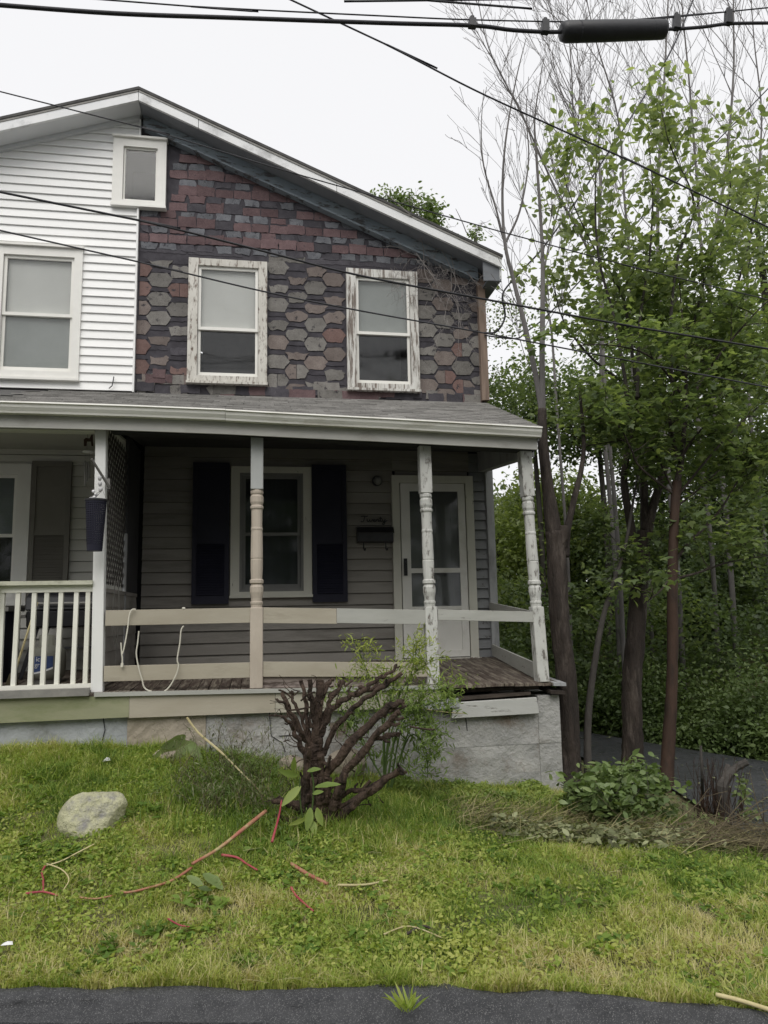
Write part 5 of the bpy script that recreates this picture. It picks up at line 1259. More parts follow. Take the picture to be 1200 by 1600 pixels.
tag(leaf_cloud('leaf_litter', np.stack([lx, ly, ground(lx, ly)+.05], 1), RNG.uniform(.03, .07, n), MT['leaf_wilt'], None, OVAL, axis=np.stack([RNG.normal(size=n), RNG.normal(size=n), np.zeros(n)], 1), flat=.97, tint=RNG.random(n)), 'scattered fallen leaves lying on the lane', 'leaf litter', kind='stuff')
# tree top showing over the roof
c = at(640, 345, 12); gb = Vector((c.x, c.y, float(ground(c.x, c.y))))
t = thing('tree', 'pale green treetop showing over the roof slope', 'tree', gb)
m_ = MB(); limb(m_, [gb, Vector((c.x, c.y, c.z-1.5)), c, at(640, 300, 12)], [.25, .18, .08, .02], 8)
for _ in range(12): grow(m_, c+Vector((0, 0, -.6)), (pr_.uniform(-1, 1), pr_.uniform(-1, 1), 1), 1.0, .03, 1, pr_, .3, .15, 3, .5)
m_.build('trunk', MT['bark_grey'], t, smooth=True)
Lr, tr_ = clumps([(tuple(at(640, 350, 12)), (1.05, .9, 1.0), 100, 20, .17), (tuple(at(600, 330, 12)), (.6, .6, .75), 50, 20, .15), (tuple(at(672, 335, 12)), (.25, .4, .55), 24, 18, .13), (tuple(at(690, 390, 12)), (.5, .5, .5), 30, 18, .15)], rngA)
leaf_cloud('crown', Lr, rngA.uniform(.10, .17, len(Lr)), MT['leaf_bush'], t, OVAL, flat=.5, tint=tr_*.8+.1, rng=rngA)
c = at(742, 372, 6); gb = Vector((c.x, c.y, float(ground(c.x, c.y))))
t = thing('tree', 'thin sapling tip with few leaves poking over the lower roof end', 'tree', gb)
m_ = MB(); limb(m_, [gb, c+Vector((.1, 0, -1)), at(728, 362, 6), at(712, 326, 6)], [.05, .03, .012, .005], 6); limb(m_, [c+Vector((.05, 0, -.6)), at(745, 365, 6), at(752, 352, 6)], [.015, .01, .005], 5); m_.build('trunk', MT['twig'], t)
Lr, tr_ = clumps([(tuple(at(742, 368, 6)), (.25, .3, .16), 12, 10, .09)], rngA)
leaf_cloud('crown', Lr, rngA.uniform(.07, .11, len(Lr)), MT['leaf_bush'], t, OVAL, flat=.5, tint=tr_, rng=rngA)

# dead vine on the gable's lower end
m_ = MB(); Yv = -.06
for pa, r0 in (([(600, 300), (640, 335), (680, 375), (705, 420), (725, 470)], .006), ([(650, 395), (668, 420), (690, 450), (712, 472), (722, 520)], .006), ([(705, 400), (712, 445), (700, 470), (694, 500)], .004), ([(730, 425), (742, 440), (760, 450)], .007), ([(640, 360), (660, 380), (665, 430), (690, 470)], .005), ([(705, 425), (706, 455), (716, 480), (716, 530)], .004)):
    P_ = [at(u, v, -.32 if v < 395 and u < 700 and k < 2 and r0 == .006 and pa[0][0] == 600 else Yv-.01*k) for k, (u, v) in enumerate(pa)]
    Q = limb(m_, P_, [r0, r0*.9, r0*.8, r0*.6, r0*.5][:len(P_)], 5)
    for j in range(3, len(Q), 3): grow(m_, Q[j], (pr_.uniform(-1, 1), -.1, pr_.uniform(-1, .6)), .22, .0025, 2, pr_, -.2, .3, 3, .7, None, .6, 4, 4, .0012)
for _ in range(26):
    u = pr_.gauss(690, 34); v = pr_.gauss(440, 42)
    grow(m_, at(u, v, Yv), (pr_.uniform(-1, 1), -.05, pr_.uniform(-1, .5)), .28, .003, 2, pr_, -.15, .3, 3, .7, None, .6, 4, 4, .0017)
tag(m_.build('dead_vine', MT['vine'], None), 'tangle of dead vine stems clinging to the gable above the corner', 'vine')

# ================================================================== YARD
def lump(center, rad, seed, name, mat, label=None, cat=None, parent=None, squash=.0, amp=.35, sub=4, group=None, cut=.74):
    bm = bmesh.new(); bmesh.ops.create_icosphere(bm, subdivisions=sub, radius=1)
    rg = np.random.default_rng(seed); ph = rg.random((8, 3))*6; dr_ = unit(rg.normal(size=(8, 3)))
    for v in bm.verts:
        d = np.array(v.co); s = 1.0
        for q in range(8):
            h = d@dr_[q]; 
            if h > cut+.08*math.sin(q*2.3): s = min(s, (cut+.08*math.sin(q*2.3))/h)       # flat facets
        s *= 1+amp*.12*sum(math.sin(3.1*(d@dr_[q])+ph[q, 0]) for q in range(8))/3
        v.co = Vector(d*s*np.array(rad))
    me = bpy.data.meshes.new(name); bm.to_mesh(me); bm.free(); me.shade_smooth(); me.materials.append(mat)
    o = link(name, me, parent, Vector(center)-(root_loc(parent) if parent else Vector((0, 0, 0))))
    if label: tag(o, label, cat, group)
    return o
p0 = on_ground(140, 1303)
lump(p0+Vector((0, .12, .065)), (.225, .20, .205), 33, 'boulder', MT['rock'], 'pale lichen-covered boulder lying in the lawn at the left', 'boulder')
q = at(456, 1198, -1.95); q.z = max(q.z, float(ground(q.x, q.y))+.04); lump(q, (.13, .10, .10), 8, 'fieldstone', MT['stone'], 'rounded tan stone by the foundation left of the stump', 'stone')
q = at(545, 1196, -1.95); q.z = max(q.z, float(ground(q.x, q.y))+.05); lump(q, (.20, .13, .14), 12, 'fieldstone', MT['stone'], 'large tan stone behind the stump branches', 'stone')
q = at(258, 1187, -2.05); q.z = float(ground(q.x, q.y))+.04; lump(q, (.11, .08, .045), 15, 'fieldstone', MT['stone'], 'flat pale stone beside the drooping broad leaf', 'stone')

# sawn-off stump with many branch stubs
b0 = on_ground(492, 1297); b0 += Vector((0, .12, -.04))
t = thing('stump', 'dark hacked yew stump with many upright branch stubs in front of the porch', 'stump', b0)
Ys = b0.y
m_ = MB()
def stub(pts, r0, r1, sides=9, dy=0):
    P_ = [at(u, v, Ys+dy*i/(len(pts)-1)) for i, (u, v) in enumerate(pts)]
    P_ = smooth_path(P_, 4); P_ = [p_+rvec(pr_)*.010*(0 < i < len(P_)-1) for i, p_ in enumerate(P_)]
    k_ = .70 if len(pts) > 3 else .8
    limb(m_, P_, list(np.linspace(r0*k_*.74, r1*.66, len(P_))), sides+3, .07, 4, .08)
    e = P_[-1]; d_ = (P_[-1]-P_[-3]).normalized()
    for _ in range(3 if r1 > .02 else 1):                       # splintered ends and knots
        j = pr_.randint(len(P_)//3, len(P_)-1); sd_ = rvec(pr_)
        m_.tube([P_[j], P_[j]+(sd_+d_*.6).normalized()*r1*1.5, P_[j]+(sd_*.8+d_).normalized()*r1*2.6], [r1*.5, r1*.42, r1*.28], 6)
stub([(490, 1300), (488, 1260), (492, 1200), (495, 1160), (498, 1110), (500, 1062)], .15, .038, 11)
stub([(500, 1300), (498, 1250), (510, 1210), (550, 1160), (600, 1110), (625, 1095)], .085, .034, 9, -.15)
stub([(505, 1295), (520, 1260), (535, 1215), (565, 1175), (600, 1135), (625, 1112)], .068, .030, 9, -.3)
stub([(515, 1290), (545, 1262), (585, 1232), (622, 1205)], .06, .032, 8, -.25)
stub([(520, 1250), (550, 1236), (575, 1230), (610, 1210)], .035, .022, 7, -.1)
stub([(492, 1190), (480, 1160), (462, 1130), (452, 1110), (442, 1082)], .05, .022, 8, .1)
stub([(486, 1200), (470, 1165), (455, 1135), (440, 1120)], .045, .015, 7, -.15)
stub([(500, 1150), (515, 1115), (535, 1095), (565, 1080), (590, 1060)], .045, .024, 8, -.1)
stub([(498, 1140), (512, 1105), (520, 1085), (538, 1065)], .036, .024, 8, .1)
stub([(497, 1110), (508, 1080), (515, 1062)], .03, .02, 7, .15)
stub([(499, 1090), (512, 1072), (522, 1062)], .026, .018, 7, .05)
stub([(590, 1062), (610, 1050), (620, 1040)], .022, .016, 7)
stub([(600, 1120), (615, 1105), (632, 1098)], .022, .018, 7)
stub([(585, 1155), (603, 1150), (622, 1148)], .028, .026, 8, -.1)
stub([(560, 1075), (580, 1078), (598, 1070)], .026, .022, 7)
for pts_, a_, b_, d_ in (([(496, 1190), (482, 1140), (478, 1100), (470, 1063)], .034, .022, .08), ([(499, 1160), (490, 1110), (484, 1062)], .032, .024, -.06), ([(500, 1200), (470, 1140), (448, 1105), (432, 1092)], .03, .014, -.1),
                       ([(505, 1180), (530, 1130), (560, 1100), (600, 1072), (628, 1052)], .04, .022, -.2), ([(510, 1270), (560, 1245), (612, 1212), (626, 1200)], .035, .022, -.32), ([(488, 1170), (474, 1130), (460, 1100), (455, 1080)], .026, .016, .12)):
    stub(pts_, a_, b_, 7, d_)
stub([(485, 1265), (455, 1255), (425, 1252)], .07, .02, 8, -.1)
stub([(488, 1290), (460, 1282), (430, 1275)], .07, .015, 8, -.15)
stub([(480, 1300), (478, 1240), (480, 1180)], .05, .04, 8, -.08); stub([(503, 1300), (505, 1240), (500, 1180)], .05, .035, 8, -.1)
for _ in range(16):
    u = pr_.uniform(462, 530); stub([(u+pr_.uniform(-8, 8), 1300), (u, 1260), (u+pr_.uniform(-4, 10), 1215)], pr_.uniform(.02, .045), .02, 6, pr_.uniform(-.12, -.02))
m_.build('stump_wood', MT['stump'], t)
m_ = MB()
for _ in range(70):
    u, v = pr_.uniform(436, 600), pr_.uniform(1080, 1260)
    if abs(u-495)+abs(v-1150)*.3 > 90 and pr_.random() < .7: continue
    grow(m_, at(u, v, Ys+pr_.uniform(-.1, .1)), (pr_.uniform(-1, .6), pr_.uniform(-1, 0), pr_.uniform(-.2, .8)), pr_.uniform(.06, .16), .006, 1, pr_, .05, .35, 2, .8, None, .6, 3, 4, .002)
for u, v, du, dv in ((455, 1090, -20, -12), (470, 1095, 22, -14), (450, 1120, -30, -2), (485, 1105, -35, 5), (640, 1135, 40, 5)): 
    m_.tube(smooth_path([at(u, v, Ys-.1), at(u+du*.5, v+dv*.7, Ys-.12), at(u+du, v+dv, Ys-.15)], 4), [.007]*8+[.004], 5)
m_.build('twigs', MT['stump'], t)['kind'] = 'stuff'
# pale stick poking right of the shrub
m_ = MB(); m_.tube(smooth_path([at(655, 1106, -2.2), at(690, 1112, -2.15), at(727, 1115, -2.1)], 4), [.006, .006, .006, .005, .005, .005, .005, .004, .004], 5)
tag(m_.build('dry_twig', MT['tan_stalk'], None), 'pale bent twig sticking out right of the mugwort', 'twig')

# mugwort/ragweed plant growing behind the stump
c = at(630, 1100, -2.3); gb = Vector((c.x, c.y, float(ground(c.x, c.y))))
t = thing('mugwort_plant', 'bright feathery green weed spreading over the stump stubs', 'plant', gb)
m_ = MB(); tips = []; rngM = np.random.default_rng(8)
stems = [([(600, 1230), (610, 1150), (635, 1080), (648, 1030), (651, 1005)], 0), ([(600, 1230), (600, 1150), (590, 1090), (570, 1040), (556, 1005)], .05), ([(610, 1230), (630, 1130), (670, 1085), (715, 1068)], -.1), ([(605, 1230), (620, 1140), (650, 1110), (690, 1095), (702, 1110)], -.2), ([(612, 1230), (640, 1140), (668, 1120), (672, 1180)], -.2),
         ([(600, 1220), (612, 1120), (640, 1060), (670, 1035)], 0), ([(600, 1220), (600, 1130), (615, 1080), (610, 1045)], -.1), ([(600, 1220), (560, 1150), (535, 1110), (528, 1075)], .15), ([(605, 1220), (620, 1150), (655, 1130), (680, 1160)], -.15), ([(610, 1230), (640, 1150), (665, 1170), (668, 1215)], -.1)]
for pa, dy in stems:
    Q = limb(m_, [at(u, v, -2.3+dy*i/3) for i, (u, v) in enumerate(pa)], list(np.linspace(.008, .003, len(pa))), 5)
    for j in range(7, len(Q)):
        for _ in range(2): grow(m_, Q[j], (pr_.uniform(-1, 1), pr_.uniform(-1, .3), pr_.uniform(0, .7)), pr_.uniform(.08, .2), .0025, 0, pr_, .0, .25, 0, .5, tips, .6, 4, 4, .0015); tips += [Q[j]]*1
m_.build('stems', MT['leaf_weed'], t)
P_, tt = around(tips, 4, .033, rngM)
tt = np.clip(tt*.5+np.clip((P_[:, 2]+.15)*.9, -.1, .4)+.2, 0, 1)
nn = len(P_); ax = rngM.normal(size=(nn, 3)); ax[:, 2] += .1
NARROW = (np.array([(0,0,0),(.35,.10,.02),(.35,-.10,.02),(.7,.07,.0),(.7,-.07,.0),(1,0,-.12)]), OVAL[1])
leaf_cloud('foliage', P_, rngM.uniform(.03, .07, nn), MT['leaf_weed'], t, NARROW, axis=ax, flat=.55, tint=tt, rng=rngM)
# hanging feathered leaves of the same weed, darker, under it
P2, t2 = clumps([(tuple(at(640, 1150, -2.2)), (.18, .12, .22), 15, 12, .05), (tuple(at(590, 1185, -2.2)), (.22, .12, .14), 12, 12, .06), (tuple(at(555, 1130, -2.15)), (.14, .1, .14), 16, 12, .05)], rngM)
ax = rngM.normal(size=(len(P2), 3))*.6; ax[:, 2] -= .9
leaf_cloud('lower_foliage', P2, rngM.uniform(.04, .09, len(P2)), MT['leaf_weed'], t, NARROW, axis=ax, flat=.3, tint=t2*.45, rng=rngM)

# broad-leaved plant at the stump's foot (each big leaf a part)
b1 = on_ground(478, 1300); b1.y -= .10
t = thing('broadleaf_plant', 'young plant with large bright green oval leaves at the foot of the stump', 'plant', b1)
def big_leaf(pa, pb, width, name, mat, parent, tint, roll=0., curl=.12):
    a, b = Vector(pa), Vector(pb); d = b-a; L = d.length; d.normalize()
    s = d.cross(Vector((0, -1, .25))).normalized(); nrm = s.cross(d).normalized()
    s = (s*math.cos(roll)+nrm*math.sin(roll)).normalized(); nrm = s.cross(d).normalized()
    vs = []; N = 8
    for i in range(N+1):
        t_ = i/N; w_ = width*math.sin(math.pi*min(1, t_*.94+.03))**.8*(1-.25*t_)
        c_ = a+d*(L*t_)-nrm*curl*L*t_*t_
        wave = .06*width*math.sin(i*2.1)
        vs += [c_-s*w_+nrm*(.25*w_+wave), c_, c_+s*w_+nrm*(.25*w_-wave)]
    fs = []
    for i in range(N): o = i*3; fs += [(o, o+1, o+4, o+3), (o+1, o+2, o+5, o+4)]
    V_ = np.array([tuple(v) for v in vs]); return np_mesh(name, V_, np.array(fs), mat, parent, np.full(len(V_), tint)+np.tile([0, -.08, 0], N+1), smooth=True)
Yp = b1.y
for (u0, v0), (u1, v1), w_, tn, ro in (((485, 1262), (480, 1298), .055, .8, .2), ((492, 1230), (531, 1222), .05, .65, .9), ((470, 1228), (440, 1258), .055, .95, -.3), ((480, 1278), (452, 1290), .03, 1., .3), ((495, 1262), (503, 1290), .05, .85, -.5), ((488, 1282), (492, 1304), .045, .9, .0), ((466, 1212), (436, 1205), .045, .75, .4), ((480, 1205), (500, 1200), .035, .6, .7), ((488, 1240), (504, 1236), .03, .7, .5), ((458, 1205), (460, 1185), .035, .8, 0)):
    big_leaf(at(u0, v0, Yp), at(u1, v1, Yp-.06), w_*.62, 'leaf', MT['leaf_weed'], t, tn*.75, ro)
m_ = MB(); m_.tube(smooth_path([b1, at(487, 1270, Yp), at(490, 1225, Yp), at(484, 1200, Yp)], 4), .006, 5); m_.tube(smooth_path([b1, at(470, 1260, Yp), at(468, 1215, Yp)], 4), .005, 5)
m_.build('stem', MT['leaf_weed'], t)

# limp big leaf by the foundation
bb = on_ground(285, 1192)
t = thing('burdock_plant', 'large limp dull green leaves drooping against the tan foundation', 'plant', bb)
for (u0, v0), (u1, v1), w_, tn, ro in (((296, 1160), (244, 1186), .085, .95, .55), ((298, 1164), (268, 1196), .06, .85, .25), ((290, 1150), (256, 1170), .06, .75, .8), ((296, 1158), (312, 1188), .05, .7, -.3)):
    big_leaf(at(u0, v0, -2.0), at(u1, v1, -2.16), w_, 'leaf', MT['leaf_bush'], t, tn, ro, .18)
m_ = MB(); m_.tube([bb, at(288, 1160, -1.95)], .008, 5); m_.build('stem', MT['tan_stalk'], t)

# long pale stalk and the dry weeds
m_ = MB(); m_.tube(smooth_path([at(292, 1121, -2.25), at(310, 1145, -2.3), at(345, 1175, -2.45), at(385, 1215, -2.6), at(420, 1250, -2.75)], 4), [.009]*9+[.006]*8, 6)
tag(m_.build('dry_stalk', MT['tan_stalk'], None), 'long pale stalk leaning up against the olive and tan skirt board', 'stalk')
gb = on_ground(370, 1255)
t = thing('dry_weeds', 'clump of withered brown weeds left of the stump', 'plant', gb)
m_ = MB(); tips = []; rngW = np.random.default_rng(12)
for _ in range(120):
    u = pr_.gauss(366, 46); v = pr_.uniform(1195, 1285); q = on_ground(u, v)
    grow(m_, q, (pr_.uniform(-.5, .5), pr_.uniform(-.4, .3), 1), pr_.uniform(.10, .34), .003, 1, pr_, -.05, .2, 2, .5, tips, .5, 5, 4, .0015)
m_.build('stems', MT['dry_stem'], t)
P_, tt = around(tips, 1, .03, rngW)
ax = rngW.normal(size=(len(P_), 3)); ax[:, 2] -= .6
leaf_cloud('withered_leaves', P_, rngW.uniform(.025, .055, len(P_)), MT['leaf_wilt'], t, NARROW, axis=ax, tint=tt*.5, rng=rngW)
P3, t3 = clumps([(tuple(on_ground(375, 1225)+Vector((0, 0, .12))), (.45, .25, .14), 90, 16, .06), (tuple(on_ground(330, 1240)+Vector((0, 0, .05))), (.55, .35, .08), 120, 18, .06), (tuple(on_ground(420, 1290)+Vector((0, 0, .04))), (.4, .25, .06), 60, 16, .06)], rngW)
leaf_cloud('green_leaves', P3, rngW.uniform(.025, .05, len(P3)), MT['leaf_weed'], t, NARROW, tint=t3*.4, rng=rngW)

# pokeweed stems scattered on the lawn
def stem(pts, r, mat, label, rise=.045, taper=1.0, group='cut weed stems on the lawn', name='cut_stem'):
    P_ = []
    for i, q_ in enumerate(pts):
        g_ = on_ground(q_[0], q_[1]); g_.z += rise+(q_[2] if len(q_) > 2 else 0); P_.append(g_)
    m_ = MB(); Q = smooth_path(P_, 5); n_ = len(Q)
    r *= .78; m_.tube(Q, [r*(1-(1-taper)*i/(n_-1))*(1+random.uniform(-.08, .08)) for i in range(n_)], 7)
    return tag(m_.build(name, MT[mat], None, smooth=True), label, 'stem', group)
stem([(415, 1303, .10), (380, 1325, .07), (340, 1347, .03), (300, 1368, .02)], .017, 'pokeweed', 'thickest pinkish stem, raised end pointing at the stump', taper=.7)
stem([(300, 1368), (270, 1388), (235, 1400), (200, 1408), (188, 1406)], .011, 'pokeweed', 'pinkish stem lying beyond the lower end of the thickest one', taper=.6)
stem([(346, 1348), (370, 1352), (385, 1362), (402, 1372)], .011, 'pokered', 'crimson frayed stem branching right from the thickest one', taper=.6)
stem([(455, 1362), (480, 1378), (512, 1394)], .015, 'pokeweed', 'straight salmon stem lying below the stump', taper=.9)
stem([(528, 1396), (560, 1396), (580, 1394), (606, 1388)], .010, 'tan_stalk', 'pale broken stem right of the straight salmon one', taper=.7)
stem([(455, 1400), (462, 1412), (475, 1425), (490, 1438)], .010, 'pokered', 'short crimson stem below the straight salmon one', taper=.6)
stem([(147, 1331), (120, 1345), (95, 1358), (70, 1366)], .006, 'tan_stalk', 'thin tan stem in the lawn below the boulder', taper=.8)
stem([(70, 1366), (65, 1376), (67, 1388), (67, 1407)], .008, 'pokered', 'short pink stem lying towards the kerb at the left', taper=.8)
stem([(40, 1410), (66, 1407), (90, 1413)], .009, 'pokered', 'pink stem fork lying at the left', taper=.6)
stem([(72, 1368, .02), (95, 1380, .03), (107, 1393, .02), (98, 1405)], .005, 'tan_stalk', 'thin curved tan stem at the left', taper=.8)
stem([(125, 1416), (150, 1418), (180, 1412)], .007, 'pokeweed', 'faint pink stem between the two longer ones', taper=.7)
stem([(262, 1450), (280, 1460), (296, 1463)], .006, 'pokered', 'small crimson stem nearest the kerb', taper=.6)
stem([(425, 1335, .03), (436, 1310, .10), (440, 1295, .14)], .011, 'pokered', 'broken crimson stalk standing beside the stump', taper=.6)
stem([(600, 1475), (640, 1462), (690, 1480)], .006, 'tan_stalk', 'dry straw stalk lying low in the centre', taper=.7)
stem([(635, 1475), (660, 1462), (675, 1466)], .010, 'darkwood', 'dark curled bark scrap in the centre lawn', taper=.7)
q = on_ground(1125, 1574)
stem([(1120, 1572), (1160, 1582), (1215, 1600)], .012, 'tan_stalk', 'pale stick lying across the kerb at the right', name='fallen_stick', group=None)
t = thing('fallen_leaves', 'large torn green leaf lying on the lawn below the thickest stem', 'leaf', on_ground(325, 1396))
for (u0, v0), (u1, v1), w_, tn in (((292, 1386), (318, 1398), .032, .8), ((318, 1382), (348, 1400), .042, .65), ((310, 1406), (332, 1402), .022, .2)):
    a = on_ground(u0, v0)+Vector((0, 0, .06)); b = on_ground(u1, v1)+Vector((0, 0, .04)); big_leaf(a, b, w_, 'leaf', MT['leaf_bush'], t, tn, .9, .05)

# green shrub by the trees
sh0 = on_ground(965, 1275)
t = thing('shrub', 'leafy green bush at the foot of the trees beside the foundation', 'shrub', sh0)
rngS = np.random.default_rng(5)
m_ = MB(); tips = []
for u, v in ((930, 1285), (960, 1290), (985, 1285), (1010, 1280), (945, 1290)):
    q = on_ground(u, v)
    for _ in range(7): grow(m_, q, (pr_.uniform(-.8, .8), pr_.uniform(-.8, .4), 1), pr_.uniform(.18, .36), .006, 1, pr_, .03, .2, 4, .7, tips, .5, 5, 4, .002)
m_.build('stems', MT['bark_grey'], t)
P_, tt = around(tips, 2, .05, rngS)
Ls, ts = clumps([(tuple(at(960, 1235, -2.5)), (.36, .28, .24), 60, 12, .07), (tuple(at(1005, 1258, -2.4)), (.25, .25, .14), 26, 10, .07), (tuple(at(925, 1262, -2.5)), (.16, .2, .22), 22, 10, .07), (tuple(at(980, 1215, -2.4)), (.07, .1, .08), 6, 7, .05)], rngS)
P_ = np.concatenate([P_, Ls]); tt = np.concatenate([tt, ts]); ok = P_[:, 2] > ground(P_[:, 0], P_[:, 1])+.02
P_, tt = P_[ok], tt[ok]
leaf_cloud('foliage', P_, rngS.uniform(.05, .10, len(P_)), MT['leaf_bush'], t, OVAL, droop=.1, flat=.6, tint=tt*.85+.05, rng=rngS)
# low weeds along the concrete foundation
n = 9000
lx = RNG.uniform(1.15, 2.85, n); ly = RNG.uniform(-2.25, -1.78, n); lz = ground(lx, ly)+RNG.random(n)*.16*vnoise(lx, ly, .25, 81)
tag(leaf_cloud('weeds', np.stack([lx, ly, lz], 1), RNG.uniform(.02, .05, n), MT['leaf_weed'], None, OVAL, flat=.6, tint=np.clip(vnoise(lx, ly, .3, 82)*.8+RNG.random(n)*.25-.1, 0, 1)), 'low green weeds along the concrete foundation', 'weeds', kind='stuff')
# reddish rust-coloured root by the foundation
q = on_ground(893, 1277); lump(q+Vector((0, 0, .03)), (.07, .05, .04), 21, 'brick_fragment', MT['bark_red'], 'rusty brown brick fragment at the foot of the forked tree', 'brick')

# cut-back stump with reddish shoots at the right
s0 = on_ground(1140, 1288)
t = thing('shoot_stump', 'cut stump with a bundle of dry reddish shoots at the right edge of the lawn', 'stump', s0)
m_ = MB(); limb(m_, [s0, at(1128, 1235, s0.y), at(1136, 1215, s0.y), at(1150, 1200, s0.y), at(1168, 1190, s0.y-.05)], [.06, .05, .04, .034, .030], 8, .08); limb(m_, [s0+Vector((-.05, 0, 0)), at(1130, 1230, s0.y), at(1138, 1196, s0.y+.05)], [.05, .035, .025], 8)
limb(m_, [on_ground(1098, 1270), at(1097, 1215, s0.y+.05), at(1095, 1165, s0.y+.05)], [.016, .013, .010], 6)
m_.build('stump_wood', MT['bark_grey'], t)
m_ = MB()
for _ in range(95):
    q = on_ground(pr_.gauss(1118, 20), pr_.uniform(1275, 1295)); grow(m_, q, (pr_.uniform(-.35, .35), pr_.uniform(-.2, .2), 1), pr_.uniform(.22, .55), .004, 0, pr_, .1, .12, 0, .4, None, .6, 4, 4, .0018)
m_.build('shoots', MT['bark_red'], t)
Lq, tq = clumps([(tuple(at(1160, 1240, s0.y-.05)), (.05, .06, .16), 12, 5, .03), (tuple(at(1168, 1270, s0.y-.05)), (.07, .06, .05), 8, 5, .03), (tuple(at(1195, 1310, s0.y-.1)), (.05, .06, .10), 8, 5, .03), (tuple(at(1100, 1275, s0.y-.1)), (.14, .06, .04), 8, 5, .03)], rngS)
leaf_cloud('leaves', Lq, rngS.uniform(.04, .07, len(Lq)), MT['leaf_bush'], t, OVAL, flat=.4, tint=tq*.5+.5, rng=rngS)

# heap of cut, withering stems
pile0 = on_ground(930, 1330)
t = thing('brush_heap', 'spread-out heap of cut straw-coloured stems and wilting leaves before the bush', 'brush heap', pile0)
n = 4200
wx_ = RNG.uniform(1.45, 4.2, n); wy_ = np.interp(wx_, [1.45, 2.2, 3.0, 4.2], [-2.75, -2.95, -3.2, -3.45])+RNG.normal(size=n)*.21
wz_ = ground(wx_, wy_)+np.abs(RNG.normal(size=n))*.035+.02*vnoise(wx_, wy_, .3, 91)
ang = RNG.normal(size=n)*1.1; ax = np.stack([np.cos(ang), np.sin(ang)*.8, RNG.normal(size=n)*.28], 1)
STRAW = (np.array([(0,.010,0),(0,-.010,0),(.5,-.008,.03),(.5,.008,.03),(1,.004,0),(1,-.004,0)]), np.array([(0,1,2),(0,2,3),(3,2,5),(3,5,4)]))
leaf_cloud('straw', np.stack([wx_, wy_, wz_], 1), RNG.uniform(.06, .30, n), MT['straw'], t, STRAW, axis=ax, flat=.7, tint=np.clip(RNG.random(n)*.9-.3*np.clip(wx_-2.9, 0, 1), 0, 1))['kind'] = 'stuff'
n = 1600; wx_ = RNG.uniform(1.7, 3.3, n); wy_ = np.interp(wx_, [1.7, 2.4, 3.3], [-3.0, -3.25, -3.2])+RNG.normal(size=n)*.11
leaf_cloud('wilted_leaves', np.stack([wx_, wy_, ground(wx_, wy_)+.03+RNG.random(n)*.06], 1), RNG.uniform(.03, .08, n), MT['leaf_wilt'], t, OVAL, flat=.6, tint=RNG.random(n))['kind'] = 'stuff'
m_ = MB()
for _ in range(60):
    x_ = pr_.uniform(2.9, 4.1); y_ = pr_.uniform(-3.6, -3.0); z_ = float(ground(x_, y_))+pr_.uniform(.01, .10)
    grow(m_, (x_, y_, z_), (pr_.uniform(-1, 1), pr_.uniform(-.5, .5), pr_.uniform(-.05, .25)), pr_.uniform(.3, .7), .006, 1, pr_, -.03, .12, 2, .4, None, .5, 5, 4, .002)
m_.tube([on_ground(1085, 1322)+Vector((0, 0, .03)), on_ground(1150, 1328)+Vector((0, 0, .05)), on_ground(1230, 1330)+Vector((0, 0, .05))], [.025, .03, .03], 7)
m_.build('sticks', MT['dry_stem'], t)

# ------------------------------------------------------------------ grass
BL = (np.array([(0,.5,0),(0,-.5,0),(.45,.42,.0),(.45,-.42,.0),(1,0,0)]), np.array([(0,1,3),(0,3,2),(2,3,4)]))
def blades(name, n, xr, yfun, hfun, label, dens=None, seed=0, wid=.0042, tintf=None, lay=.9):
    g = np.random.default_rng(seed); x = g.uniform(*xr, n); y = yfun(x, g)
    k = np.ones(n, bool)
    if dens is not None: k = g.random(n) < dens(x, y)
    x, y = x[k], y[k]; n = len(x); z = ground(x, y)-.008
    h = hfun(x, y, g)
    th = g.uniform(0, 2*np.pi, n); lean = g.uniform(.15, 1.0, n)*lay
    d1 = np.stack([np.cos(th)*lean*.45, np.sin(th)*lean*.45, np.ones(n)], 1); d2 = np.stack([np.cos(th)*lean*1.5, np.sin(th)*lean*1.5, .75-.35*lean], 1)
    sd_ = np.stack([-np.sin(th+g.normal(size=n)*.6), np.cos(th), np.zeros(n)], 1)
    w_ = wid*g.uniform(.6, 1.5, n)*(1 if True else 1)
    P0 = np.stack([x, y, z], 1); mid = P0+unit(d1)*h[:, None]*.5; tip = mid+unit(d2)*h[:, None]*.55
    V = np.stack([P0+sd_*w_[:, None]*.5, P0-sd_*w_[:, None]*.5, mid+sd_*w_[:, None]*.45, mid-sd_*w_[:, None]*.45, tip], 1).reshape(-1, 3)
    F = (np.arange(n)[:, None, None]*5+BL[1][None]).reshape(-1, 3)
    tn = np.clip(tintf(x, y, g), 0, 1)
    return tag(np_mesh(name, V, F, MT['grass'], None, np.repeat(tn, 5)), label, 'grass', kind='stuff')
def ylawn(x, g):
    ye = edge_y(x); return ye+.02+(-1.78-ye)*g.random(len(x))
def lawn_tint(x, y, g):
    t = (y-edge_y(x))/(-1.78-edge_y(x))
    v = .55*vnoise(x, y, .6, 101)+.45*vnoise(x, y, .16, 102)
    base = .50+1.0*(v-.45)+.20*np.clip(1-t*1.7, -.75, 1)+.16*np.exp(-((x+1.6)/.8)**2)*np.clip(t*2-1, 0, 1)
    dry = np.clip((vnoise(x, y, .45, 103)-.50)*3, 0, 1)*np.clip((x+.2)/1.0, 0, 1)*np.clip(1.35-t*1.3, .25, 1)
    return base+dry*.30+g.normal(size=len(x))*.13+(g.random(len(x)) < .07)*.35
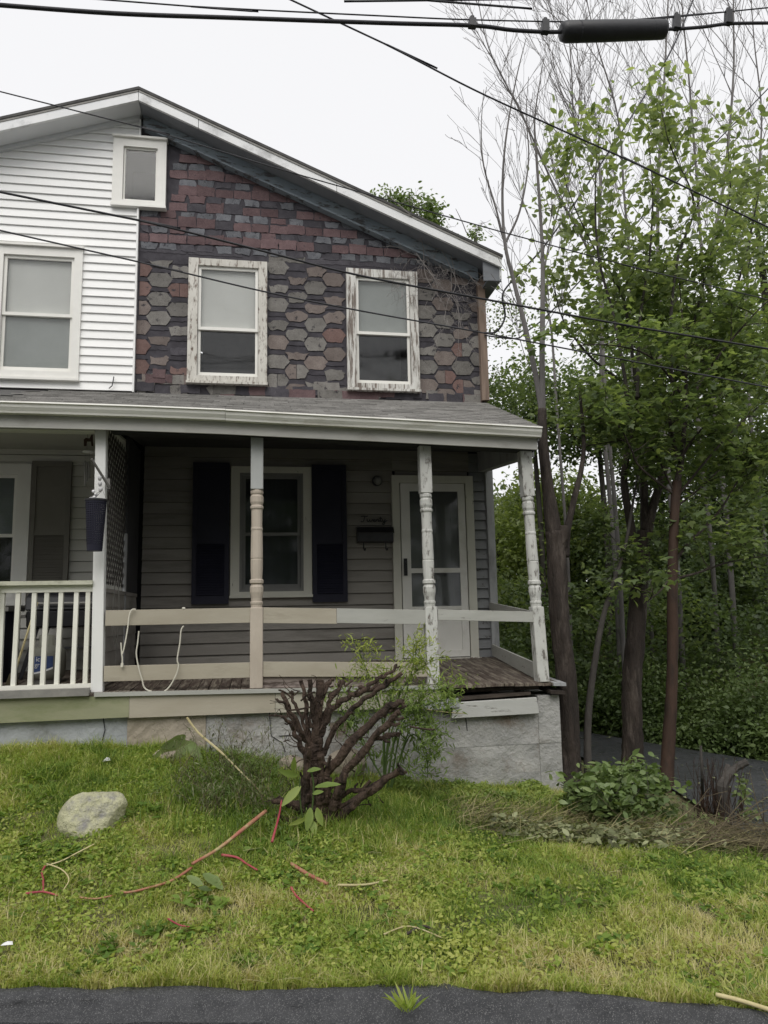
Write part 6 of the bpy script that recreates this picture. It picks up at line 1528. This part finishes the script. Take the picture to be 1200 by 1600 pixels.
def lawn_dens(x, y):
    lane = np.clip((3.55-x)/.25, 0, 1); bare_ = np.exp(-(((x-.62)/.25)**2+((y+4.25)/.13)**2)); heap = np.clip(1-np.exp(-(((x-2.5)/1.0)**2+((y+2.98)/.16)**2))*.7, 0, 1)
    return lane*(1-.8*bare_)*np.maximum(heap, .62)*(.35+.8*vnoise(x, y, .16, 104))
blades('grass', 330000, (-3.4, 4.0), ylawn, lambda x, y, g: g.uniform(.03, .085, len(x))*(.45+1.1*vnoise(x, y, .13, 105))*(1+.5*np.clip((y+3.1)/1.2, 0, 1)), 'short wet lawn between kerb and porch', lawn_dens, 1, .0042, lawn_tint, 1.7)
blades('long_grass', 26000, (-3.4, 3.2), lambda x, g: -1.80-np.abs(g.normal(size=len(x)))*.45, lambda x, y, g: g.uniform(.04, .13, len(x)), 'longer grass along the foundation', lambda x, y: (.3+.7*vnoise(x, y, .2, 107))*(y > -3), 2, .0045, lambda x, y, g: .40+.35*vnoise(x, y, .4, 108)+g.normal(size=len(x))*.1+np.clip(x-.8, 0, 1)*.22)
blades('grass_verge', 26000, (-3.4, 3.9), lambda x, g: edge_y(x)+.01+np.abs(g.normal(size=len(x)))*.07-.015, lambda x, y, g: g.uniform(.03, .085, len(x))*(.4+1.1*vnoise(x, y*0, .09, 120)), 'fringe of longer grass overhanging the kerb', None, 3, .0048, lambda x, y, g: .55+.35*vnoise(x, y, .3, 109)+g.normal(size=len(x))*.14)
blades('weed_grass', 20000, (-.9, 2.0), lambda x, g: -2.75+g.normal(size=len(x))*.33, lambda x, y, g: g.uniform(.07, .17, len(x)), 'rank dark grass around the stump', lambda x, y: (y < -1.9)*np.exp(-((x-.4)/.75)**2), 4, .0048, lambda x, y, g: .24+.26*vnoise(x, y, .3, 110)+g.normal(size=len(x))*.08+(g.random(len(x)) < .12)*.5)
n = 110000
cx_ = RNG.uniform(-3.4, 3.5, n); cy_ = edge_y(cx_)+.06+(-1.8-edge_y(cx_)-.06)*RNG.random(n)
kk = RNG.random(n) < np.clip((vnoise(cx_, cy_, .3, 111)-.22)*2.0, 0, 1)*np.where(cx_ > 1.2, .45, 1); cx_, cy_ = cx_[kk], cy_[kk]; n = len(cx_)
tag(leaf_cloud('ground_ivy', np.stack([cx_, cy_, ground(cx_, cy_)+.015+RNG.random(n)*.035], 1), RNG.uniform(.012, .038, n), MT['grass'], None, OVAL, flat=.6, tint=np.clip(.46+.30*vnoise(cx_, cy_, .5, 112)+RNG.normal(size=n)*.12+.1*np.clip(1-(cy_-edge_y(cx_))/1.5, -1, 1), 0, .8)), 'small round-leaved weeds among the lawn grass', 'ground cover', kind='stuff')
# dead thatch and clippings
n = 9000; hx = RNG.uniform(-3.3, 3.6, n); hy = edge_y(hx)-.02+(-1.9-edge_y(hx))*RNG.random(n)**1.1
kk = RNG.random(n) < .15+.85*np.clip((vnoise(hx, hy, .4, 131)-.4)*3, 0, 1); hx, hy = hx[kk], hy[kk]; n = len(hx)
an = RNG.uniform(0, 6.28, n)
tag(leaf_cloud('clippings', np.stack([hx, hy, ground(hx, hy)+.02+RNG.random(n)*.035], 1), RNG.uniform(.03, .14, n), MT['straw'], None, STRAW, axis=np.stack([np.cos(an), np.sin(an), RNG.normal(size=n)*.12], 1), flat=.8, tint=RNG.random(n)), 'dry clippings and dead stalks strewn over the lawn', 'clippings', kind='stuff')
# larger weeds in the lawn
n = 2600; hx = RNG.uniform(-3.2, 3.0, n); hy = edge_y(hx)+.08+(-1.9-edge_y(hx))*RNG.random(n)
kk = vnoise(hx, hy, .22, 141) > .62; hx, hy = hx[kk], hy[kk]; n = len(hx); P_ = np.repeat(np.stack([hx, hy, ground(hx, hy)+.02], 1), 7, axis=0); m = len(P_); an = RNG.uniform(0, 6.28, m)
tag(leaf_cloud('lawn_weeds', P_+RNG.normal(size=(m, 3))*np.array((.02, .02, .008)), RNG.uniform(.03, .065, m), MT['grass'], None, OVAL, axis=np.stack([np.cos(an), np.sin(an), .2+.4*RNG.random(m)], 1), flat=.7, tint=np.repeat(.18+.35*RNG.random(n), 7)), 'broad-leaved weeds growing among the grass', 'weeds', kind='stuff')
# grass tuft growing in the kerb crack
q = on_ground(637, 1580); q = Vector((q.x, q.y, q.z))
t = thing('grass_tuft', 'single grass tuft growing out of the asphalt kerb', 'grass tuft', q)
n = 34; g = np.random.default_rng(6); th = g.uniform(0, 6.28, n); ax = np.stack([np.cos(th)*.7, np.sin(th)*.5, .4+g.random(n)*.9], 1)
leaf_cloud('blades', np.tile(np.array(q), (n, 1))+g.normal(size=(n, 3))*np.array((.012, .012, .0)), g.uniform(.06, .13, n), MT['grass'], t, (NARROW[0]*np.array((1, .6, 1)), NARROW[1]), axis=ax, flat=.5, tint=.5+g.random(n)*.25, rng=g)
# scraps of litter
q = on_ground(166, 1200)+Vector((0, 0, .05)); m_ = MB(); m_.add([(q.x-.03, q.y, q.z), (q.x+.03, q.y-.01, q.z+.008), (q.x+.02, q.y+.03, q.z+.02), (q.x-.02, q.y+.03, q.z+.012), (q.x, q.y+.01, q.z+.03)], [(0, 1, 4), (1, 2, 4), (2, 3, 4), (3, 0, 4), (0, 3, 2, 1)])
tag(m_.build('paper_scrap', MT['label_white'], None), 'white paper scrap in the grass near the foundation', 'litter')
q = on_ground(10, 1494)+Vector((0, 0, .05)); m_ = MB(); m_.add([(q.x-.03, q.y, q.z), (q.x+.03, q.y-.01, q.z+.004), (q.x+.02, q.y+.015, q.z+.01), (q.x-.02, q.y+.015, q.z+.006), (q.x, q.y+.01, q.z+.014)], [(0, 1, 4), (1, 2, 4), (2, 3, 4), (3, 0, 4), (0, 3, 2, 1)])
tag(m_.build('paper_scrap', MT['label_white'], None), 'white paper scrap near the kerb at the left edge', 'litter')
print('scene built', len(bpy.data.objects))
